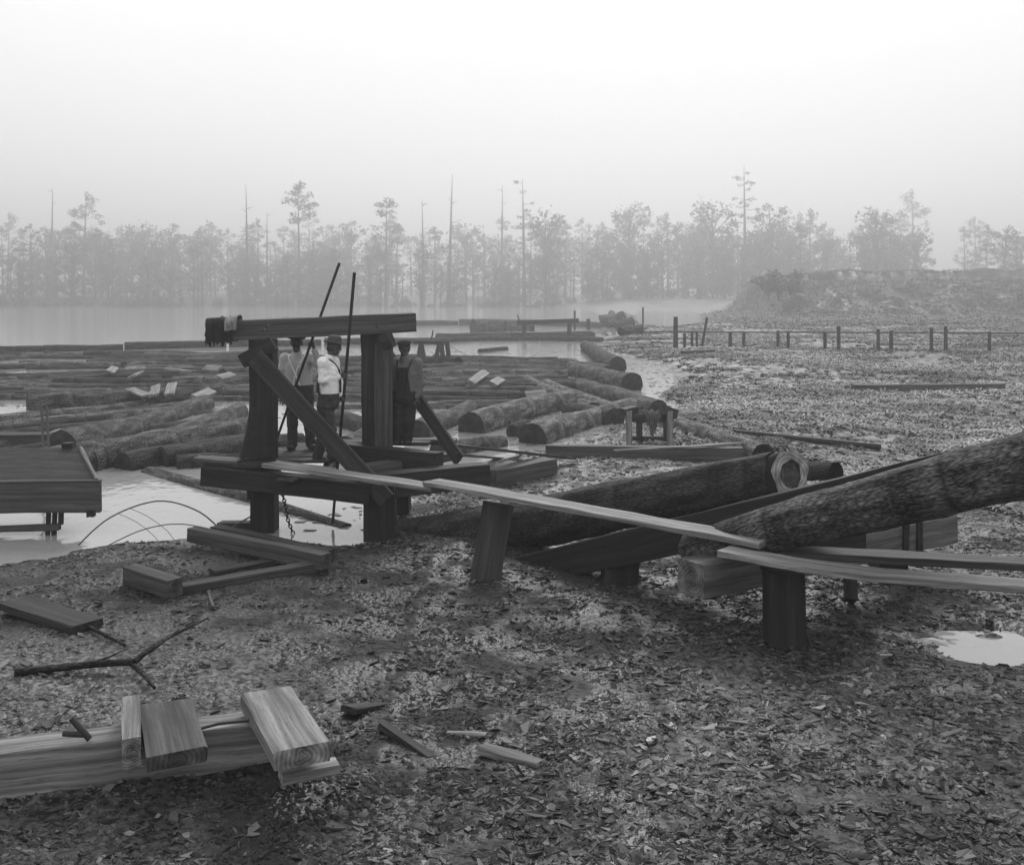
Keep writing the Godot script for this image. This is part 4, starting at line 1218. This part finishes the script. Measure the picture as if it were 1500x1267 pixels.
	part(t, "stay_rod", tube([at(634, 484, td), at(633, 492, td), at(629, 500, td)], 0.035, M["iron"], 5))
	O = at(660, 512, td)
	solo("guy_wire", "thin wire from the trestle down to the raft", "wire", O, tube([at(657, 506, td), at(706, 533, 44)], 0.012, M["wire"], 4))

func bin():
	var d := 14.9
	var o := thing("plank_bin", "dark plank bin with sloping lid on legs in the water at the left edge", "bin", at(60, 770, 15.5))
	part(o, "front_board", timber(line(at(-90, 729, d - 0.2), at(147, 726, d - 0.2), 5), 0.08, 0.46, "timber_mid"))
	var bs := surf(false)                                    # the solid sloping body behind the front board
	var up := [at(-90, 703, d - 0.15), at(139, 703, d - 0.15), at(117, 656, d + 0.72), at(-90, 656, d + 0.72)]
	var lo := []
	for p in up: lo.append(Vector3(p.x, at(0, 748, d).y, p.z) - O)
	for k in 4: up[k] -= O
	for f in [[up[0], up[3], up[2], up[1]], [lo[1], up[1], up[2], lo[2]], [lo[2], up[2], up[3], lo[3]], [lo[3], up[3], up[0], lo[0]], [lo[0], lo[1], lo[2], lo[3]]]:
		tri(bs, f[0], f[1], f[2], Vector2(0, 0), Vector2(0, 0.9), Vector2(6, 0.9)); tri(bs, f[0], f[2], f[3], Vector2(0, 0), Vector2(6, 0.9), Vector2(6, 0))
	part(o, "sloping_lid", fin([[bs, M["timber_dark"]]]))
	part(o, "lid_edge", timber([at(141, 704, d - 0.16), at(117, 657, d + 0.72)], 0.05, 0.09, "timber_pale"))
	part(o, "lid_knob", timber([at(92, 655, d + 0.75), at(108, 655, d + 0.75)], 0.12, 0.14, "timber_dark"))
	for q in [[71, 735, 790], [80, 735, 790], [90, 735, 768], [-40, 735, 790]]:
		part(o, "leg", timber([at(q[0], q[1], d - 0.1), at(q[0] - 2, q[2], d - 0.1)], 0.06, 0.06, "timber_dark", Vector3.BACK))
	part(o, "ledger", timber([at(-60, 777, d - 0.16), at(87, 772, d - 0.16)], 0.1, 0.09, "timber_mid"))
	part(o, "knuckle", timber([at(128, 752, d - 0.2), at(138, 752, d - 0.2)], 0.1, 0.1, "timber_wet"))
	O = at(60, 650, 18)
	for q in [[60, 597, 65, 656], [68, 595, 72, 656]]:
		solo("stake", "thin upright stake behind the plank bin, %s of two" % ("left" if q[0] == 60 else "right"), "stake", O, tube([at(q[0], q[1], 18) , at(q[2], q[3] + 40, 18)], 0.022, M["wire"], 5))
	plank("square_float", "dark squared timber afloat behind the two thin stakes", "timber", [on(-60, 645, 0.08), on(77, 644, 0.08)], 0.5, 0.3, "timber_dark")
	plank("square_float", "pale squared block at the end of the dark floating timber", "timber", [on(78, 640, 0.08), on(96, 640, 0.08)], 0.5, 0.32, "timber_pale")

# ---------------------------------------------------------------- chips, bark and weeds
func chip_mesh(n: int, thin: float) -> ArrayMesh:              # a torn flake: crooked outline, curled, splintered ends
	var st := surf(false)
	var t := []
	var b := []
	var curl := rng.randf_range(-0.15, 0.3)
	for k in n:
		var a := TAU * (k + rng.randf_range(-0.4, 0.4)) / n
		var r := rng.randf_range(0.4, 1.0)
		var p := Vector3(clampf(cos(a) * 1.5, -1.0, 1.0) * 0.5 * rng.randf_range(0.7, 1.0), 0, sin(a) * thin * r)
		p.y = curl * p.x * p.x + rng.randf_range(-0.05, 0.05)
		t.append(p + Vector3(0, 0.03, 0)); b.append(p - Vector3(0, 0.03, 0))
	for k in n:
		var q := (k + 1) % n
		if k > 0 and q != 0:
			tri(st, t[0], t[k], t[q]); tri(st, b[0], b[q], b[k])
		tri(st, t[k], b[k], b[q]); tri(st, t[k], b[q], t[q])
	return fin([[st, M["chip"]]])

func crumb_mesh() -> ArrayMesh:
	var st := surf(false)
	var p := []
	for q in [Vector3(-0.5, 0, 0.1), Vector3(0.4, 0, 0.4), Vector3(0.35, 0.05, -0.4), Vector3(-0.2, 0.05, -0.35), Vector3(0.05, 0.42, 0.02), Vector3(-0.2, 0.3, 0.1)]:
		p.append(q + Vector3(rng.randf_range(-0.14, 0.14), rng.randf_range(-0.1, 0.1), rng.randf_range(-0.14, 0.14)))
	for f in [[0, 5, 1], [5, 4, 1], [1, 4, 2], [2, 4, 3], [3, 4, 5], [3, 5, 0]]: tri(st, p[f[0]], p[f[1]], p[f[2]])
	return fin([[st, M["chip"]]])

func tuft_mesh(blades: int) -> ArrayMesh:
	var st := surf(false)
	for i in blades:
		var a := rng.randf() * TAU
		var dir := Vector3(cos(a), 0, sin(a))
		var w := Vector3(-dir.z, 0, dir.x) * rng.randf_range(0.04, 0.10)
		var base := dir * rng.randf() * 0.25
		var l := rng.randf_range(0.3, 0.7)
		var m := base + dir * l * 0.45 + Vector3(0, l * 0.6, 0)
		var e := base + dir * l + Vector3(0, l * rng.randf_range(0.3, 0.9), 0)
		tri(st, base - w * 0.5, m - w, base + w * 0.5); tri(st, base + w * 0.5, m - w, m + w); tri(st, m - w, e, m + w)
	return fin([[st, M["leaf"]]])

func scatter(called: String, label: String, mesh: Mesh, spots: Array):
	var mm := MultiMesh.new()
	mm.transform_format = MultiMesh.TRANSFORM_3D
	mm.use_colors = true
	mm.mesh = mesh
	mm.instance_count = spots.size()
	for i in spots.size():
		mm.set_instance_transform(i, spots[i][0])
		mm.set_instance_color(i, Color(spots[i][1], spots[i][1], spots[i][1]))
	var o := MultiMeshInstance3D.new()
	o.name = numbered(called)
	o.multimesh = mm
	add_child(o, true)
	tag(o, label, "litter", "", "stuff")

var HG := PackedFloat32Array()
func hgrid():
	HG.resize(176 * 276)
	for i in 176:
		for k in 276: HG[i * 276 + k] = land(-14.0 + k * 0.2 + 0.0, 5.5 + i * 0.2)

func hq(x: float, d: float) -> float:
	var u := (x + 14.0) / 0.2
	var v := (d - 5.5) / 0.2
	if u < 0 or v < 0 or u >= 274 or v >= 174: return land(x, d)
	var i := int(v)
	var k := int(u)
	var a := lerpf(HG[i * 276 + k], HG[i * 276 + k + 1], u - k)
	var b := lerpf(HG[(i + 1) * 276 + k], HG[(i + 1) * 276 + k + 1], u - k)
	return lerpf(a, b, v - i)

func litter():
	hgrid()
	var lots := [[], [], [], [], []]
	var weeds := [[], [], []]
	for i in 250000:
		var d := 5.6 + 34.0 * pow(rng.randf(), 1.9)
		var x := rng.randf_range(-0.58, 0.58) * d
		var h := hq(x, d)
		if h < 0.015: continue
		var w := nz.get_noise_2d(x * 14.0 + 500.0, d * 14.0)
		var w2 := nz.get_noise_2d(x * 60.0 + 50.0, d * 60.0)
		var dens := 0.10 + 0.9 * smoothstep(-2.2, 1.0, x + w * 2.0)
		if d > 13.0: dens = 0.9
		if d < 12.0 and x < -2.0: dens = 0.22
		dens *= clampf(0.75 + w2 * 1.6, 0.1, 1.0)
		if rng.randf() > dens: continue
		var s := (0.016 + 0.11 * pow(rng.randf(), 3.6)) * (1.0 + 0.03 * maxf(0.0, d - 10.0))
		var sheet := rng.randf() < 0.006
		if sheet: s = rng.randf_range(0.11, 0.21)
		var b := Basis(Vector3.UP, rng.randf() * TAU) * Basis(Vector3.RIGHT, rng.randfn() * (0.1 if sheet else 0.3)) * Basis(Vector3.BACK, rng.randfn() * (0.1 if sheet else 0.22))
		var tone := 0.025 + 0.26 * pow(rng.randf(), lerpf(3.6, 1.2, clampf(0.4 + w2 * 1.8, 0.0, 1.0)))
		if rng.randf() < 0.015: tone = rng.randf_range(0.3, 0.5)
		tone *= clampf(0.85 + w * 0.9, 0.4, 1.5) * (1.0 + 0.3 * smoothstep(-1.5, 1.0, x) * smoothstep(11.0, 8.5, d))
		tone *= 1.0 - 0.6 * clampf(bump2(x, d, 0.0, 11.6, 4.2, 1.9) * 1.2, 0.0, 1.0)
		var mud_shade := clampf(1.2 * bump2(x, d, 3.0, 10.4, 2.6, 1.3) + w * 0.5, 0.0, 0.85)
		if rng.randf() < mud_shade * 0.8: tone *= 0.25  # darkens chips for the sodden mud and the painted shade beneath the log
		if d > 16.0 and x > 3.0: tone = tone * 0.8 + 0.07
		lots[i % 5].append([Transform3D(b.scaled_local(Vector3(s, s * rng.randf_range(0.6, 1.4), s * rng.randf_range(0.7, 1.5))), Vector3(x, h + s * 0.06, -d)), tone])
	for i in 5:
		scatter("bark_litter", ["bark chips and splinters trodden over the bank, broad flakes", "bark chips and splinters, narrow flakes", "bark chips and splinters, ragged flakes", "bark chips and splinters, long slivers", "bark chips and splinters, small crumbs"][i], chip_mesh([6, 5, 7, 4, 5][i], [0.3, 0.16, 0.38, 0.07, 0.22][i]), lots[i])
	var afloat := []
	for i in 16000:
		var d := 15.0 + 42.0 * pow(rng.randf(), 1.2)
		var x := rng.randf_range(-0.55, 0.17) * d
		if d < 23.0 and (x < -3.3 or x > -1.0 or rng.randf() < 0.5): continue
		var sdw := out_of(shore[0], Vector2(x, d))
		if sdw > -0.05: continue
		var w := nz.get_noise_2d(x * 16.0 + 40.0, d * 30.0)
		if rng.randf() > clampf(0.25 + w * 2.2 + 0.9 * exp(sdw), 0.0, 1.0): continue
		var s := rng.randf_range(0.05, 0.22)
		afloat.append([Transform3D(Basis(Vector3.UP, rng.randf() * TAU).scaled(Vector3(s, s * 0.5, s)), Vector3(x, 0.008, -d)), rng.randf_range(0.03, 0.14)])
	scatter("floating_bark", "bark and scum afloat between the logs and along the pond edge", chip_mesh(6, 0.3), afloat)
	var crumbs := [[], []]
	for i in 110000:
		var d := 5.6 + 15.0 * pow(rng.randf(), 1.7)
		var x := rng.randf_range(-0.56, 0.56) * d
		var h := hq(x, d)
		if h < 0.01: continue
		var w2 := nz.get_noise_2d(x * 60.0 + 50.0, d * 60.0)
		if rng.randf() > 0.55 + w2: continue
		var s := 0.015 + 0.05 * pow(rng.randf(), 3.0)
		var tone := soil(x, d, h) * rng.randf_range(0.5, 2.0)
		crumbs[i % 2].append([Transform3D(Basis(Vector3.UP, rng.randf() * TAU).scaled(Vector3(s, s * rng.randf_range(0.5, 1.1), s)), Vector3(x, h - s * 0.05, -d)), tone])
	for i in 2: scatter("mud_clods", ["small clods and crumbs of mud over the near bank", "crumbs of bark and mud over the near bank"][i], crumb_mesh(), crumbs[i])
	for i in 80000:
		var d := 15.0 + 108.0 * pow(rng.randf(), 1.6)
		var x := rng.randf_range(0.04, 0.62) * d
		if d < 22.0 and x < 3.6 + (22.0 - d) * 0.6: continue
		var h := hq(x, d)
		if h < 0.02: continue
		var w := nz.get_noise_2d(x * 9.0, d * 9.0)
		if rng.randf() > clampf(0.55 + w * 1.4 + 1.6 * nz.get_noise_2d(x * 4.0 + 90.0, d * 7.0), 0.05, 1.0): continue
		var s := rng.randf_range(0.12, 0.34) * (1.0 + d * 0.008)
		var tone := rng.randf_range(0.09, 0.26) * clampf(1.0 + 1.5 * nz.get_noise_2d(x * 4.0 + 90.0, d * 7.0), 0.3, 1.8) * (1.0 + 0.4 * smoothstep(7.0, 13.0, x) * smoothstep(45.0, 25.0, d))
		weeds[i % 3].append([Transform3D(Basis(Vector3.UP, rng.randf() * TAU).scaled(Vector3(s, s * 0.62, s)), Vector3(x, h - 0.01, -d)), tone])
	for i in 9000:
		var d := rng.randf_range(84.0, 128.0)
		var x := rng.randf_range(20.0, 80.0)
		var s := rng.randf_range(0.4, 1.0)
		weeds[i % 3].append([Transform3D(Basis(Vector3.UP, rng.randf() * TAU).scaled(Vector3(s, s * 0.7, s)), Vector3(x, land(x, d) - 0.03, -d)), rng.randf_range(0.14, 0.24)])
	for i in 3: scatter("marsh_weeds", ["low pale weeds over the marsh, spreading", "low pale weeds over the marsh, upright", "low pale weeds over the marsh, sparse"][i], tuft_mesh([9, 12, 7][i]), weeds[i])

func _ready():
	rng.seed = 7
	nz.seed = 3; nz.frequency = 0.02; nz.fractal_octaves = 3
	nz2.seed = 8; nz2.frequency = 0.01; nz2.fractal_octaves = 2
	var cam := Camera3D.new()
	cam.name = "camera"
	cam.projection = Camera3D.PROJECTION_FRUSTUM           # a view camera, level, with its lens dropped
	cam.near = 0.1
	cam.far = 5000.0
	cam.size = 2.0 * 0.1 * 633.5 / F
	cam.frustum_offset = Vector2(0, -0.1 * (633.5 - HY) / F)
	cam.position = Vector3(0, EYE, 0)
	add_child(cam)
	cam.current = true
	var we := WorldEnvironment.new()
	we.name = "world"
	var e := Environment.new()
	e.background_mode = Environment.BG_SKY
	var sm := ProceduralSkyMaterial.new()
	sm.sky_top_color = grey(0.78)
	sm.sky_horizon_color = grey(0.66)
	sm.sky_curve = 0.25
	sm.ground_horizon_color = grey(0.3)
	sm.ground_bottom_color = grey(0.08)
	sm.sun_angle_max = 0.5
	var cn := FastNoiseLite.new()                           # faint unevenness of smoke against the overcast
	cn.seed = 21
	cn.frequency = 0.012
	cn.fractal_octaves = 4
	var cl := cn.get_seamless_image(512, 256)
	cl.convert(Image.FORMAT_RGBA8)
	sm.sky_cover = ImageTexture.create_from_image(cl)
	sm.sky_cover_modulate = Color(grey(0.07), 1.0)
	e.sky = Sky.new()
	e.sky.sky_material = sm
	e.tonemap_mode = Environment.TONE_MAPPER_LINEAR
	e.tonemap_exposure = 1.36
	e.volumetric_fog_enabled = true                          # the smoke that hangs over the pond
	e.volumetric_fog_density = 0.0027
	e.volumetric_fog_albedo = grey(0.9)
	e.volumetric_fog_anisotropy = 0.6
	e.sdfgi_enabled = true
	e.ssao_enabled = true
	e.ssil_enabled = true
	we.environment = e
	add_child(we)
	var sun := DirectionalLight3D.new()
	sun.name = "sun"
	sun.light_energy = 0.5
	sun.light_color = Color(1, 1, 1)
	sun.light_angular_distance = 25.0
	sun.sky_mode = DirectionalLight3D.SKY_MODE_LIGHT_ONLY
	sun.shadow_enabled = true
	sun.rotation_degrees = Vector3(-36, 172, 0)              # high, ahead and a little left, through cloud
	add_child(sun)
	materials()
	shores()
	ground()
	frame()
	walkway()
	foreground()
	bank()
	bin()
	raft()
	men()
	forest()
	litter()
	smoke()

# the smoke that thickens over the far half of the pond and the woods
func smoke():
	var f := FogVolume.new()
	f.name = "smoke_haze"
	f.shape = RenderingServer.FOG_VOLUME_SHAPE_BOX
	f.size = Vector3(900, 27, 360)
	f.position = Vector3(0, 12.5, -240)
	var m := FogMaterial.new()
	m.density = 0.0030
	m.albedo = grey(0.95)
	f.material = m
	add_child(f, true)
	tag(f, "pale smoke lying over the far half of the pond and the woods", "smoke", "", "stuff")
